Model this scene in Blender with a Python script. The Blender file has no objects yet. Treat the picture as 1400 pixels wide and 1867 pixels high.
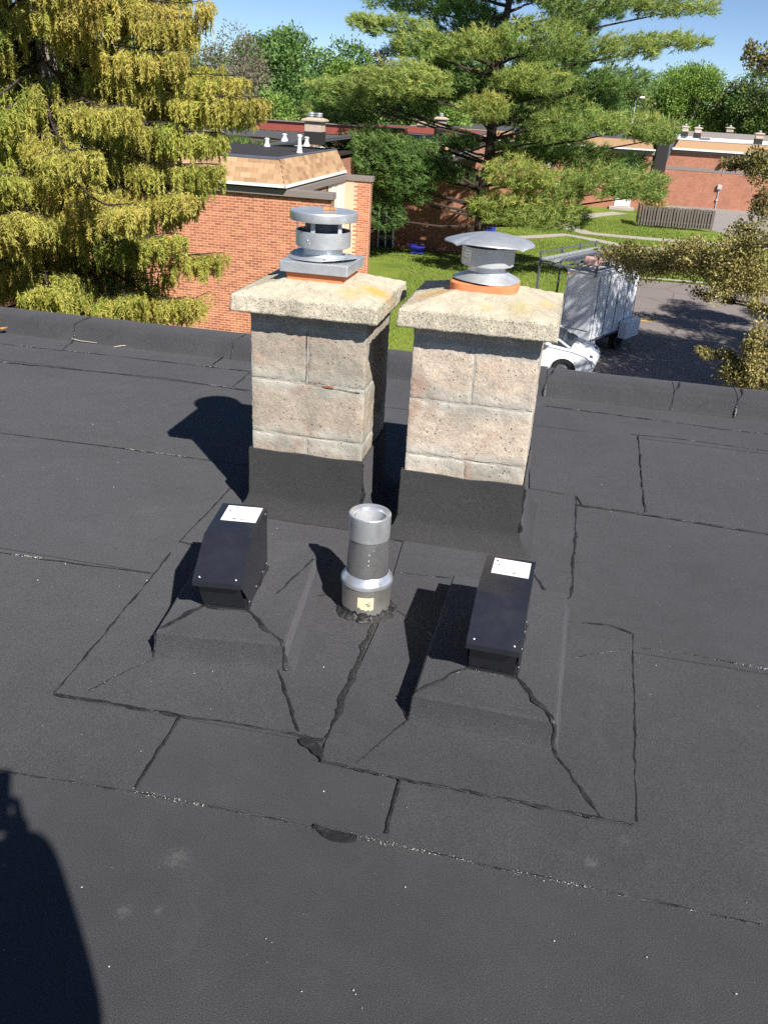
import bpy, bmesh, math, random
import numpy as np
from mathutils import Vector, Matrix, Euler, noise
R = math.radians
rng = np.random.default_rng(7); random.seed(7)
sc = bpy.context.scene
COL = sc.collection

# ------------------------------------------------------------------ camera, sky, sun, exposure
cam_d = bpy.data.cameras.new('camera'); cam = bpy.data.objects.new('camera', cam_d); COL.objects.link(cam)
PITCH, ROLL, YAW = R(26.0), R(3.4), R(10.9)
fw = Vector((-math.sin(YAW)*math.cos(PITCH), math.cos(YAW)*math.cos(PITCH), -math.sin(PITCH)))
r0 = Vector((math.cos(YAW), math.sin(YAW), 0)); u0 = r0.cross(fw)
rt = r0*math.cos(ROLL)+u0*math.sin(ROLL); up = -r0*math.sin(ROLL)+u0*math.cos(ROLL)
cam.matrix_world = Matrix(((rt.x, up.x, -fw.x, 0), (rt.y, up.y, -fw.y, 0), (rt.z, up.z, -fw.z, 1.5), (0, 0, 0, 1)))
cam_d.sensor_fit = 'VERTICAL'; cam_d.sensor_height = 36.0; cam_d.lens = 36.0*1550/1867
cam_d.clip_start = 0.01; cam_d.clip_end = 2000
sc.camera = cam

SUN = Vector((0.745, -0.86, 1.0)).normalized()
w = bpy.data.worlds.new('World'); sc.world = w; w.use_nodes = True
nt = w.node_tree; nt.nodes.clear()
sky = nt.nodes.new('ShaderNodeTexSky'); sky.sky_type = 'NISHITA'; sky.sun_disc = False
sky.sun_elevation = math.asin(SUN.z); sky.sun_rotation = math.atan2(SUN.x, SUN.y)
sky.air_density = 0.55; sky.dust_density = 0.0; sky.ozone_density = 3.0; sky.altitude = 300
bg = nt.nodes.new('ShaderNodeBackground'); bg.inputs[1].default_value = 0.060
ow = nt.nodes.new('ShaderNodeOutputWorld')
nt.links.new(sky.outputs[0], bg.inputs[0]); nt.links.new(bg.outputs[0], ow.inputs[0])
sl = bpy.data.lights.new('sun', 'SUN'); sl.energy = 4.6; sl.angle = R(0.53); sl.color = (1.0, 0.945, 0.86)
so = bpy.data.objects.new('sun', sl); COL.objects.link(so)
so.rotation_euler = SUN.to_track_quat('Z', 'Y').to_euler()
sc.view_settings.view_transform = 'Standard'; sc.view_settings.look = 'None'
sc.view_settings.exposure = 0.95; sc.view_settings.gamma = 1.0; sc.view_settings.use_curve_mapping = False
sc.cycles.use_denoising = False
sc.cycles.max_bounces = 8; sc.cycles.transparent_max_bounces = 8

# ------------------------------------------------------------------ material helpers
class NM:
    def __init__(s, name):
        s.m = bpy.data.materials.new(name); s.m.use_nodes = True; s.t = s.m.node_tree; s.n = s.t.nodes
        s.b = s.n['Principled BSDF']; s.o = s.n['Material Output']
    def new(s, typ, **k):
        n = s.n.new('ShaderNode'+typ)
        for a, v in k.items():
            if a[0] == '_': n.inputs[a[1:].replace('_', ' ')].default_value = v
            else: setattr(n, a, v)
        return n
    def ln(s, a, b): s.t.links.new(a, b)
    def coord(s, kind='Object', scale=None):
        tc = s.new('TexCoord'); out = tc.outputs[kind]
        if scale is not None:
            mp = s.new('Mapping'); mp.inputs['Scale'].default_value = scale if hasattr(scale, '__len__') else (scale,)*3
            s.ln(out, mp.inputs[0]); out = mp.outputs[0]
        return out
    def pos(s): return s.new('NewGeometry').outputs['Position']
    def noise(s, vec, scale, detail=4, rough=0.55, dist=0.0):
        n = s.new('TexNoise'); n.inputs['Scale'].default_value = scale; n.inputs['Detail'].default_value = detail
        n.inputs['Roughness'].default_value = rough; n.inputs['Distortion'].default_value = dist
        s.ln(vec, n.inputs['Vector']); return n.outputs['Fac']
    def vor(s, vec, scale, feature='F1', out='Distance'):
        n = s.new('TexVoronoi', feature=feature); n.inputs['Scale'].default_value = scale; s.ln(vec, n.inputs['Vector']); return n.outputs[out]
    def ramp(s, fac, stops, interp='LINEAR'):
        n = s.new('ValToRGB'); cr = n.color_ramp; cr.interpolation = interp
        while len(cr.elements) < len(stops): cr.elements.new(0.5)
        for e, (p, c) in zip(cr.elements, stops):
            e.position = p; e.color = (c, c, c, 1) if not hasattr(c, '__len__') else (*c[:3], 1)
        s.ln(fac, n.inputs[0]); return n.outputs[0]
    def mix(s, fac, a, b, mode='MIX'):
        n = s.new('Mix', data_type='RGBA', blend_type=mode)
        for k, v in ((0, fac), (6, a), (7, b)):
            if hasattr(v, 'links'): s.ln(v, n.inputs[k])
            elif k == 0: n.inputs[0].default_value = v
            else: n.inputs[k].default_value = (v, v, v, 1) if not hasattr(v, '__len__') else (*v[:3], 1)
        return n.outputs[2]
    def math(s, op, a, b=0.0, clamp=False):
        n = s.new('Math', operation=op, use_clamp=clamp)
        for k, v in ((0, a), (1, b)):
            if hasattr(v, 'links'): s.ln(v, n.inputs[k])
            else: n.inputs[k].default_value = v
        return n.outputs[0]
    def col(s, v):
        if hasattr(v, 'links'): s.ln(v, s.b.inputs['Base Color'])
        else: s.b.inputs['Base Color'].default_value = (*v[:3], 1)
    def set(s, rough=None, metal=None, spec=None, **k):
        for nm, v in (('Roughness', rough), ('Metallic', metal), ('Specular IOR Level', spec)):
            if v is None: continue
            if hasattr(v, 'links'): s.ln(v, s.b.inputs[nm])
            else: s.b.inputs[nm].default_value = v
    def bump(s, h, strength=0.5, dist=0.01, prev=None):
        n = s.new('Bump'); n.inputs['Strength'].default_value = strength; n.inputs['Distance'].default_value = dist
        s.ln(h, n.inputs['Height'])
        if prev: s.ln(prev, n.inputs['Normal'])
        s.ln(n.outputs[0], s.b.inputs['Normal']); return n.outputs[0]

def simple(name, c, rough=0.6, metal=0.0, var=0.12, scale=6.0, bump=0.0, bscale=60, spec=0.5):
    m = NM(name); v = m.coord('Object')
    f = m.noise(v, scale, 5)
    m.col(m.mix(f, tuple(x*(1-var) for x in c), tuple(min(1, x*(1+var)) for x in c)))
    m.set(rough, metal, spec)
    if bump: m.bump(m.noise(v, bscale, 3), bump, 0.003)
    return m.m

def granule(name, base=(0.0385, 0.0392, 0.0440), wet=False):
    m = NM(name); v = m.pos()
    g = m.noise(v, 420, 2, 0.7)
    gr = m.ramp(g, [(0.33, 0.35), (0.5, 0.9), (0.66, 1.75)])
    big = m.ramp(m.noise(v, 1.3, 5, 0.6), [(0.3, 0.86), (0.7, 1.16)])
    mid = m.ramp(m.noise(v, 9, 6, 0.65), [(0.3, 0.9), (0.7, 1.1)])
    c = m.mix(1.0, base, gr, 'MULTIPLY'); c = m.mix(1.0, c, big, 'MULTIPLY'); c = m.mix(1.0, c, mid, 'MULTIPLY')
    # dust and scuffs
    sc_ = m.ramp(m.noise(v, 3.1, 8, 0.78, 0.6), [(0.58, 0.0), (0.80, 0.34)])
    c = m.mix(sc_, c, (0.105, 0.10, 0.095))
    c = m.mix(m.ramp(m.noise(v, 0.9, 7, 0.7, 1.2), [(0.52, 0.0), (0.56, 0.16), (0.70, 0.05)]), c, (0.022, 0.022, 0.024))
    c = m.mix(m.ramp(m.noise(v, 17, 5, 0.8, 0.4), [(0.66, 0.0), (0.74, 0.30)]), c, (0.10, 0.097, 0.092))
    for (x_, y_, r_, k_) in ((*(-0.643, 1.212), 0.05, 0.24), (*(-0.689, 1.062), 0.03, 0.26), (*(0.238, 1.439), 0.03, 0.34), (*(0.315, 1.527), 0.03, 0.16), (*(-0.622, 1.082), 0.02, 0.2)):
        d = m.new('VectorMath', operation='DISTANCE'); m.ln(v, d.inputs[0]); d.inputs[1].default_value = (x_, y_, 0.0)
        e = m.math('ADD', m.math('DIVIDE', d.outputs['Value'], r_*4), m.math('MULTIPLY', m.noise(v, 80, 6, 0.9), 0.75))
        c = m.mix(m.ramp(e, [(0.34, k_*1.5), (0.52, 0.0)]), c, (0.17, 0.165, 0.15))
    # scattered light grains
    vo = m.vor(v, 60); c = m.mix(m.ramp(vo, [(0.03, 0.35), (0.05, 0.0)]), c, (0.32, 0.31, 0.29))
    m.col(c); m.set(0.82, 0, 0.35); m.b.inputs['Sheen Weight'].default_value = 0.10; m.b.inputs['Sheen Roughness'].default_value = 0.45; m.b.inputs['Sheen Tint'].default_value = (0.9, 0.9, 1.0, 1)
    b = m.bump(m.noise(v, 4, 4), 0.25, 0.02)
    m.bump(g, 0.7, 0.0035, b)
    return m.m
M = {}
M['membrane'] = granule('granulated_membrane')
M['membrane_b'] = granule('granulated_membrane_b', (0.0405, 0.0410, 0.0455))
M['flashing'] = granule('granulated_flashing', (0.031, 0.031, 0.033))
def bitumen():
    m = NM('bitumen_bead'); v = m.pos()
    f = m.noise(v, 60, 5, 0.7)
    m.col(m.mix(f, (0.006, 0.006, 0.007), (0.026, 0.026, 0.027)))
    m.set(m.ramp(m.noise(v, 35, 3), [(0.4, 0.22), (0.62, 0.75)]), 0, 0.6)
    m.bump(f, 0.9, 0.006); return m.m
M['bitumen'] = bitumen()

def block_mat(name, tint, mort):
    m = NM(name); v = m.coord('Object'); p = m.pos(); oi = m.new('ObjectInfo').outputs['Random']
    base = m.ramp(m.noise(p, 8, 7, 0.7), [(0.34, (0.27, 0.225, 0.185)), (0.5, (0.41, 0.34, 0.27)), (0.66, (0.56, 0.475, 0.375))])
    base = m.mix(0.42, base, tint)
    ab = m.new('RGBToBW'); m.ln(m.vor(p, 190, out='Color'), ab.inputs[0]); c = m.mix(0.5, base, m.ramp(ab.outputs[0], [(0.2, 0.72), (0.8, 1.25)]), 'MULTIPLY')
    sp = m.new('SeparateXYZ'); m.ln(v, sp.inputs[0])
    az = m.math('ABSOLUTE', sp.outputs['Z']); edge = m.math('ADD', az, m.math('MULTIPLY', m.noise(p, 8, 6, 0.7), 0.13))
    msk = m.ramp(edge, [(0.118, 0.0), (0.150, 1.0)])
    ax = m.math('ABSOLUTE', sp.outputs['X']); 
    mc = m.mix(m.noise(p, 22, 4), (0.36, 0.34, 0.30), mort)
    c = m.mix(m.math('MULTIPLY', msk, 0.85), c, mc)
    # grey weathering patches
    c = m.mix(m.ramp(m.noise(p, 4.3, 6, 0.65, 0.5), [(0.48, 0.0), (0.64, 0.7)]), c, (0.24, 0.235, 0.205))
    c = m.mix(m.ramp(m.noise(p, 5.5, 5, 0.6, 0.8), [(0.55, 0.0), (0.68, 0.5)]), c, (0.36, 0.21, 0.15))
    pits = m.vor(p, 62); pm = m.ramp(pits, [(0.11, 1.0), (0.20, 0.0)])
    pm2 = m.math('MULTIPLY', pm, m.ramp(m.noise(p, 26, 2), [(0.5, 0.0), (0.58, 1.0)]))
    c = m.mix(m.math('MULTIPLY', pm2, 0.8), c, (0.07, 0.055, 0.045))
    m.col(c); m.set(0.95, 0, 0.2)
    b = m.bump(m.noise(p, 38, 8, 0.8), 0.75, 0.010)
    m.bump(m.math('SUBTRACT', 1.0, pm2), 0.8, 0.006, b)
    return m.m
M['block_L'] = block_mat('chimney_block_left', (0.38, 0.325, 0.27), (0.52, 0.51, 0.44))
M['block_R'] = block_mat('chimney_block_right', (0.68, 0.57, 0.47), (0.64, 0.60, 0.53))
def mortar():
    m = NM('mortar'); p = m.pos(); f = m.noise(p, 30, 5, 0.7)
    m.col(m.mix(f, (0.22, 0.21, 0.185), (0.46, 0.44, 0.39))); m.set(0.95, 0, 0.2); m.bump(f, 0.8, 0.006); return m.m
M['mortar'] = mortar()
def capmat(name, spots):
    m = NM(name); p = m.pos()
    base = m.ramp(m.noise(p, 6, 5, 0.6), [(0.35, (0.33, 0.30, 0.235)), (0.65, (0.52, 0.47, 0.375))])
    st = m.vor(p, 300, out='Color'); bw = m.new('RGBToBW'); m.ln(st, bw.inputs[0])
    ss = m.ramp(bw.outputs[0], [(0.24, 0.45), (0.34, 0.92), (0.62, 1.0), (0.72, 1.15)])
    # exposed aggregate shows on the worn edges
    c = m.mix(1.0, base, ss, 'MULTIPLY')
    g = m.new('NewGeometry'); sn = m.new('SeparateXYZ'); m.ln(g.outputs['Normal'], sn.inputs[0])
    smooth = m.ramp(m.math('MULTIPLY', m.math('ADD', sn.outputs['Z'], m.math('MULTIPLY', m.noise(p, 14, 4), 0.5)), 0.5), [(0.53, 0.0), (0.64, 0.7)])
    c = m.mix(smooth, c, m.ramp(m.noise(p, 18, 6, 0.7), [(0.35, (0.44, 0.39, 0.30)), (0.65, (0.60, 0.54, 0.43))]))
    ln = m.noise(p, 26, 6, 0.7)
    for (x, y, z, r_, colr) in spots:
        d = m.new('VectorMath', operation='DISTANCE'); m.ln(p, d.inputs[0]); d.inputs[1].default_value = (x, y, z)
        e = m.math('ADD', m.math('DIVIDE', d.outputs['Value'], r_*4), m.math('MULTIPLY', ln, 0.4))
        c = m.mix(m.ramp(e, [(0.25, 0.85), (0.42, 0.0)]), c, colr)
    m.col(c); m.set(0.95, 0, 0.2)
    b = m.bump(m.noise(p, 90, 5, 0.7), 0.5, 0.005); m.bump(bw.outputs[0], 0.35, 0.004, b); return m.m
YEL = (0.60, 0.33, 0.06); PALE = (0.42, 0.36, 0.17)
M['cap_L'] = capmat('concrete_crown_left', [(-0.66, 3.0, 0.87, 0.10, YEL), (-0.72, 2.90, 0.87, 0.08, PALE), (-1.06, 3.05, 0.87, 0.06, PALE)])
M['cap_R'] = capmat('concrete_crown_right', [(-0.44, 2.95, 0.87, 0.09, YEL), (-0.08, 2.98, 0.86, 0.06, YEL), (-0.05, 3.04, 0.86, 0.05, (0.7, 0.42, 0.07)), (-0.13, 2.88, 0.86, 0.09, PALE), (-0.24, 2.86, 0.87, 0.05, PALE)])
M['terracotta'] = simple('terracotta', (0.60, 0.20, 0.085), 0.8, var=0.2, scale=14, bump=0.3)
def galv(name, c=(0.62, 0.65, 0.69), rough=0.38, metal=0.68):
    m = NM(name); p = m.coord('Object')
    s1 = m.vor(p, 55, out='Color'); bw = m.new('RGBToBW'); m.ln(s1, bw.inputs[0])
    k = m.mix(0.5, m.ramp(bw.outputs[0], [(0.2, 0.93), (0.8, 1.04)]), m.ramp(m.noise(p, 9, 5, 0.65), [(0.3, 0.8), (0.7, 1.1)]))
    m.col(m.mix(1.0, c, k, 'MULTIPLY')); m.set(m.ramp(m.noise(p, 13, 5, 0.7), [(0.3, rough-0.08), (0.7, rough+0.16)]), metal, 0.5)
    m.bump(m.noise(p, 7, 3), 0.12, 0.004); return m.m
M['galv'] = galv('galvanised_steel'); M['galv_dull'] = galv('dull_galvanised_steel', (0.50, 0.52, 0.55), 0.5, 0.4)
M['alu'] = galv('spun_aluminium', (0.80, 0.82, 0.85), 0.27, 0.80)
M['alu_base'] = galv('base_aluminium', (0.66, 0.64, 0.60), 0.24, 0.85)
M['alu_dark'] = galv('dark_aluminium', (0.50, 0.50, 0.50), 0.27, 0.85)
def blackpaint():
    m = NM('black_powder_coat'); p = m.coord('Object'); f = m.noise(p, 14, 6, 0.7)
    m.col(m.mix(f, (0.010, 0.011, 0.016), (0.020, 0.022, 0.030)))
    m.set(m.ramp(f, [(0.3, 0.16), (0.7, 0.33)]), 0, 0.85); m.bump(m.noise(p, 5, 2), 0.06, 0.01); return m.m
M['black'] = blackpaint()
M['sticker'] = simple('white_sticker', (0.85, 0.85, 0.86), 0.45, var=0.02)
M['print'] = simple('sticker_print', (0.05, 0.05, 0.06), 0.6)
M['tan_label'] = simple('torn_paper_label', (0.72, 0.60, 0.38), 0.8, var=0.15, scale=60)
M['twig'] = simple('dry_twig', (0.42, 0.36, 0.30), 0.9)
M['rustleaf'] = simple('orange_leaf', (0.55, 0.25, 0.06), 0.8, var=0.3, scale=60)
M['grit'] = simple('pale_grit', (0.62, 0.60, 0.56), 0.9)

def brick_pieces(name):
    m = NM(name); oi = m.new('ObjectInfo').outputs['Random']; at = m.new('Attribute', attribute_name='rnd').outputs['Fac']
    p = m.pos(); r_ = m.math('FRACT', m.math('ADD', oi, at))
    c = m.ramp(r_, [(0.0, (0.30, 0.105, 0.058)), (0.3, (0.38, 0.135, 0.072)), (0.65, (0.44, 0.165, 0.088)), (1.0, (0.52, 0.22, 0.12))])
    c = m.mix(0.45, c, m.ramp(m.noise(p, 22, 5), [(0.3, 0.55), (0.7, 1.3)]), 'MULTIPLY')
    m.col(c); m.set(0.9, 0, 0.25); m.bump(m.noise(p, 70, 4), 0.5, 0.006); return m.m
M['brick'] = brick_pieces('brick_red')
M['pale_mortar'] = simple('pale_mortar', (0.66, 0.42, 0.30), 0.95, var=0.1, scale=3)
def brick_tex(name, k=1.0):
    m = NM(name); p = m.pos(); sp = m.new('SeparateXYZ'); m.ln(p, sp.inputs[0]); cb = m.new('CombineXYZ')
    m.ln(m.math('ADD', sp.outputs[0], sp.outputs[1]), cb.inputs[0]); m.ln(sp.outputs[2], cb.inputs[1])
    bt = m.new('TexBrick'); m.ln(cb.outputs[0], bt.inputs['Vector'])
    for a, v in (('Scale', 1.0), ('Mortar Size', 0.006), ('Mortar Smooth', 0.3), ('Bias', 0.0), ('Brick Width', 0.21), ('Row Height', 0.0675)): bt.inputs[a].default_value = v
    bt.inputs['Color1'].default_value = (0.27*k, 0.105*k, 0.068*k, 1); bt.inputs['Color2'].default_value = (0.36*k, 0.145*k, 0.09*k, 1); bt.inputs['Mortar'].default_value = (0.55*k, 0.37*k, 0.28*k, 1)
    c = m.mix(0.6, bt.outputs[0], m.ramp(m.noise(p, 0.8, 6, 0.65), [(0.3, 0.7), (0.7, 1.2)]), 'MULTIPLY')
    m.col(c); m.set(0.9, 0, 0.25); m.bump(bt.outputs['Fac'], 0.5, -0.006); return m.m
M['brick_far'] = brick_tex('brick_wall'); 
M['shingle'] = None
def shingle():
    m = NM('tan_shingle'); oi = m.new('ObjectInfo').outputs['Random']; at = m.new('Attribute', attribute_name='rnd').outputs['Fac']; p = m.pos()
    r_ = m.math('FRACT', m.math('ADD', oi, at))
    c = m.ramp(r_, [(0.0, (0.29, 0.18, 0.105)), (0.5, (0.39, 0.25, 0.145)), (1.0, (0.47, 0.31, 0.185))])
    c = m.mix(0.5, c, m.ramp(m.noise(p, 60, 4), [(0.3, 0.65), (0.7, 1.25)]), 'MULTIPLY')
    m.col(c); m.set(0.9, 0, 0.2); m.bump(m.noise(p, 120, 3), 0.4, 0.004); return m.m
M['shingle'] = shingle()
M['cream'] = simple('cream_paint', (0.72, 0.68, 0.56), 0.55, var=0.06)
M['white'] = simple('white_paint', (0.80, 0.80, 0.78), 0.5, var=0.05)
M['grey_trim'] = simple('taupe_metal_trim', (0.20, 0.175, 0.165), 0.5, var=0.1)
M['dark_trim'] = simple('dark_brown_trim', (0.035, 0.028, 0.025), 0.6)
M['roof_far'] = simple('dark_far_roofing', (0.075, 0.075, 0.08), 0.7, var=0.3, scale=1.5, bump=0.3, bscale=8)
M['red_metal'] = simple('dark_red_roofing', (0.24, 0.055, 0.04), 0.7, var=0.25, scale=2)
M['white_roof'] = simple('white_membrane_roofing', (0.75, 0.76, 0.76), 0.6, var=0.1, scale=1.2)
def puddle():
    m = NM('puddle_water'); p = m.pos(); m.col((0.02, 0.022, 0.018)); m.set(0.03, 0, 0.6)
    m.bump(m.noise(p, 6, 2), 0.02, 0.01); return m.m
M['puddle'] = puddle()
M['glass'] = simple('dark_window_glass', (0.03, 0.04, 0.05), 0.06, var=0.1, spec=0.8)
M['pipe_white'] = simple('white_plastic_pipe', (0.78, 0.78, 0.76), 0.5, var=0.05)
M['chim_far'] = simple('far_chimney_block', (0.42, 0.34, 0.28), 0.95, var=0.2, scale=8, bump=0.5, bscale=30)
def grass():
    m = NM('grass_ground'); p = m.pos()
    c = m.ramp(m.noise(p, 0.35, 7, 0.65), [(0.3, (0.10, 0.155, 0.026)), (0.5, (0.16, 0.225, 0.036)), (0.7, (0.22, 0.265, 0.05))])
    c = m.mix(m.ramp(m.noise(p, 0.22, 7, 0.75, 0.5), [(0.56, 0.0), (0.68, 0.7)]), c, (0.17, 0.15, 0.06))
    c = m.mix(0.55, c, m.ramp(m.noise(p, 14, 5, 0.7), [(0.3, 0.5), (0.7, 1.35)]), 'MULTIPLY')
    m.col(c); m.set(0.9, 0, 0.15); m.bump(m.noise(p, 18, 4, 0.7), 0.9, 0.05); return m.m
M['grass'] = grass()
def asphalt(name, a, b):
    m = NM(name); p = m.pos(); c = m.mix(m.noise(p, 0.5, 7, 0.7), a, b)
    c = m.mix(0.5, c, m.ramp(m.noise(p, 30, 4, 0.7), [(0.3, 0.7), (0.7, 1.25)]), 'MULTIPLY')
    cr = m.vor(p, 0.45, 'DISTANCE_TO_EDGE'); c = m.mix(m.ramp(cr, [(0.006, 0.6), (0.012, 0.0)]), c, (0.03, 0.03, 0.03))
    m.col(c); m.set(0.85, 0, 0.3); m.bump(m.noise(p, 50, 3), 0.4, 0.006); return m.m
M['asphalt'] = asphalt('asphalt', (0.16, 0.138, 0.135), (0.25, 0.215, 0.205))
M['asphalt_grey'] = asphalt('worn_grey_asphalt', (0.21, 0.20, 0.195), (0.31, 0.29, 0.275))
M['concrete'] = simple('path_concrete', (0.36, 0.32, 0.28), 0.9, var=0.15, scale=2, bump=0.3)
M['yellow'] = simple('yellow_road_paint', (0.62, 0.42, 0.08), 0.7, var=0.15, scale=5)
M['fencewood'] = simple('weathered_fence_wood', (0.13, 0.11, 0.10), 0.9, var=0.35, scale=5, bump=0.5, bscale=20)
M['truckwhite'] = simple('white_truck_paint', (0.72, 0.76, 0.82), 0.3, var=0.05, spec=0.6)
M['darkmetal'] = simple('dark_grey_metal', (0.09, 0.10, 0.13), 0.45, var=0.2)
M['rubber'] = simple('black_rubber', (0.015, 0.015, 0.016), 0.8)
M['brownbox'] = simple('pink_brown_carton', (0.42, 0.27, 0.25), 0.8, var=0.25, scale=8)
M['bluebin'] = simple('blue_plastic', (0.03, 0.04, 0.45), 0.45, var=0.1)
def bark(name, a, b):
    m = NM(name); p = m.pos(); f = m.noise(p, 9, 6, 0.7)
    m.col(m.mix(f, a, b)); m.set(0.95, 0, 0.2); m.bump(f, 0.9, 0.02); return m.m
M['bark'] = bark('bark_dark', (0.028, 0.021, 0.018), (0.075, 0.058, 0.048))
M['bark_grey'] = bark('bark_grey', (0.14, 0.12, 0.10), (0.34, 0.30, 0.26))
def leafmat(name, stops, tr=0.3, rough=0.6, patch=1.2, patch_col=None, pa=0.4):
    m = NM(name); at = m.new('Attribute', attribute_name='rnd').outputs['Fac']; p = m.pos()
    c = m.ramp(at, stops)
    c = m.mix(0.6, c, m.ramp(m.noise(p, patch, 4, 0.6), [(0.3, 0.62), (0.7, 1.3)]), 'MULTIPLY')
    if patch_col is not None:
        c = m.mix(m.ramp(m.noise(p, patch*0.9, 3, 0.6, 0.3), [(0.50, 0.0), (0.66, pa)]), c, patch_col)
    m.col(c); m.set(rough, 0, 0.3)
    tl = m.new('BsdfTranslucent'); mx = m.new('MixShader'); mx.inputs[0].default_value = tr
    m.ln(c, tl.inputs[0]); m.ln(m.b.outputs[0], mx.inputs[1]); m.ln(tl.outputs[0], mx.inputs[2]); m.ln(mx.outputs[0], m.o.inputs[0])
    return m.m
M['spruce'] = leafmat('spruce_needles', [(0.0, (0.15, 0.22, 0.045)), (0.35, (0.33, 0.38, 0.070)), (0.7, (0.50, 0.48, 0.11)), (1.0, (0.55, 0.46, 0.13))], 0.40, 0.65, 1.0, (0.44, 0.28, 0.07), 0.30)
M['pine'] = leafmat('pine_needles', [(0.0, (0.06, 0.14, 0.05)), (0.45, (0.20, 0.32, 0.09)), (0.8, (0.38, 0.46, 0.13)), (1.0, (0.55, 0.54, 0.15))], 0.40, 0.5, 0.4)
M['leaf_bright'] = leafmat('bright_green_leaves', [(0.0, (0.10, 0.18, 0.035)), (0.5, (0.21, 0.33, 0.065)), (1.0, (0.34, 0.46, 0.11))], 0.35, 0.55, 0.35)
M['leaf_mid'] = leafmat('mid_green_leaves', [(0.0, (0.06, 0.125, 0.035)), (0.5, (0.135, 0.245, 0.065)), (1.0, (0.23, 0.36, 0.10))], 0.3, 0.55, 0.35)
M['leaf_grey'] = leafmat('budding_grey_leaves', [(0.0, (0.13, 0.12, 0.075)), (0.5, (0.22, 0.20, 0.13)), (1.0, (0.30, 0.28, 0.17))], 0.3, 0.8, 0.4)
M['leaf_olive'] = leafmat('olive_leaves', [(0.0, (0.08, 0.12, 0.032)), (0.5, (0.17, 0.22, 0.06)), (1.0, (0.27, 0.31, 0.10))], 0.3, 0.6, 0.35)
M['leaf_dark'] = leafmat('dark_purple_leaves', [(0.0, (0.04, 0.03, 0.022)), (1.0, (0.13, 0.09, 0.06))], 0.2, 0.6, 0.4)
M['leaf_bronze'] = leafmat('bronze_green_leaves', [(0.0, (0.12, 0.12, 0.04)), (0.5, (0.32, 0.29, 0.10)), (1.0, (0.56, 0.47, 0.20))], 0.3, 0.5, 0.8, (0.12, 0.12, 0.04), 0.5)
M['shirt'] = simple('navy_work_shirt', (0.03, 0.04, 0.09), 0.9); M['skin'] = simple('skin', (0.45, 0.26, 0.18), 0.6)
M['jeans'] = simple('blue_jeans', (0.05, 0.07, 0.13), 0.9); M['hair'] = simple('dark_hair', (0.03, 0.02, 0.015), 0.8)

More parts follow.
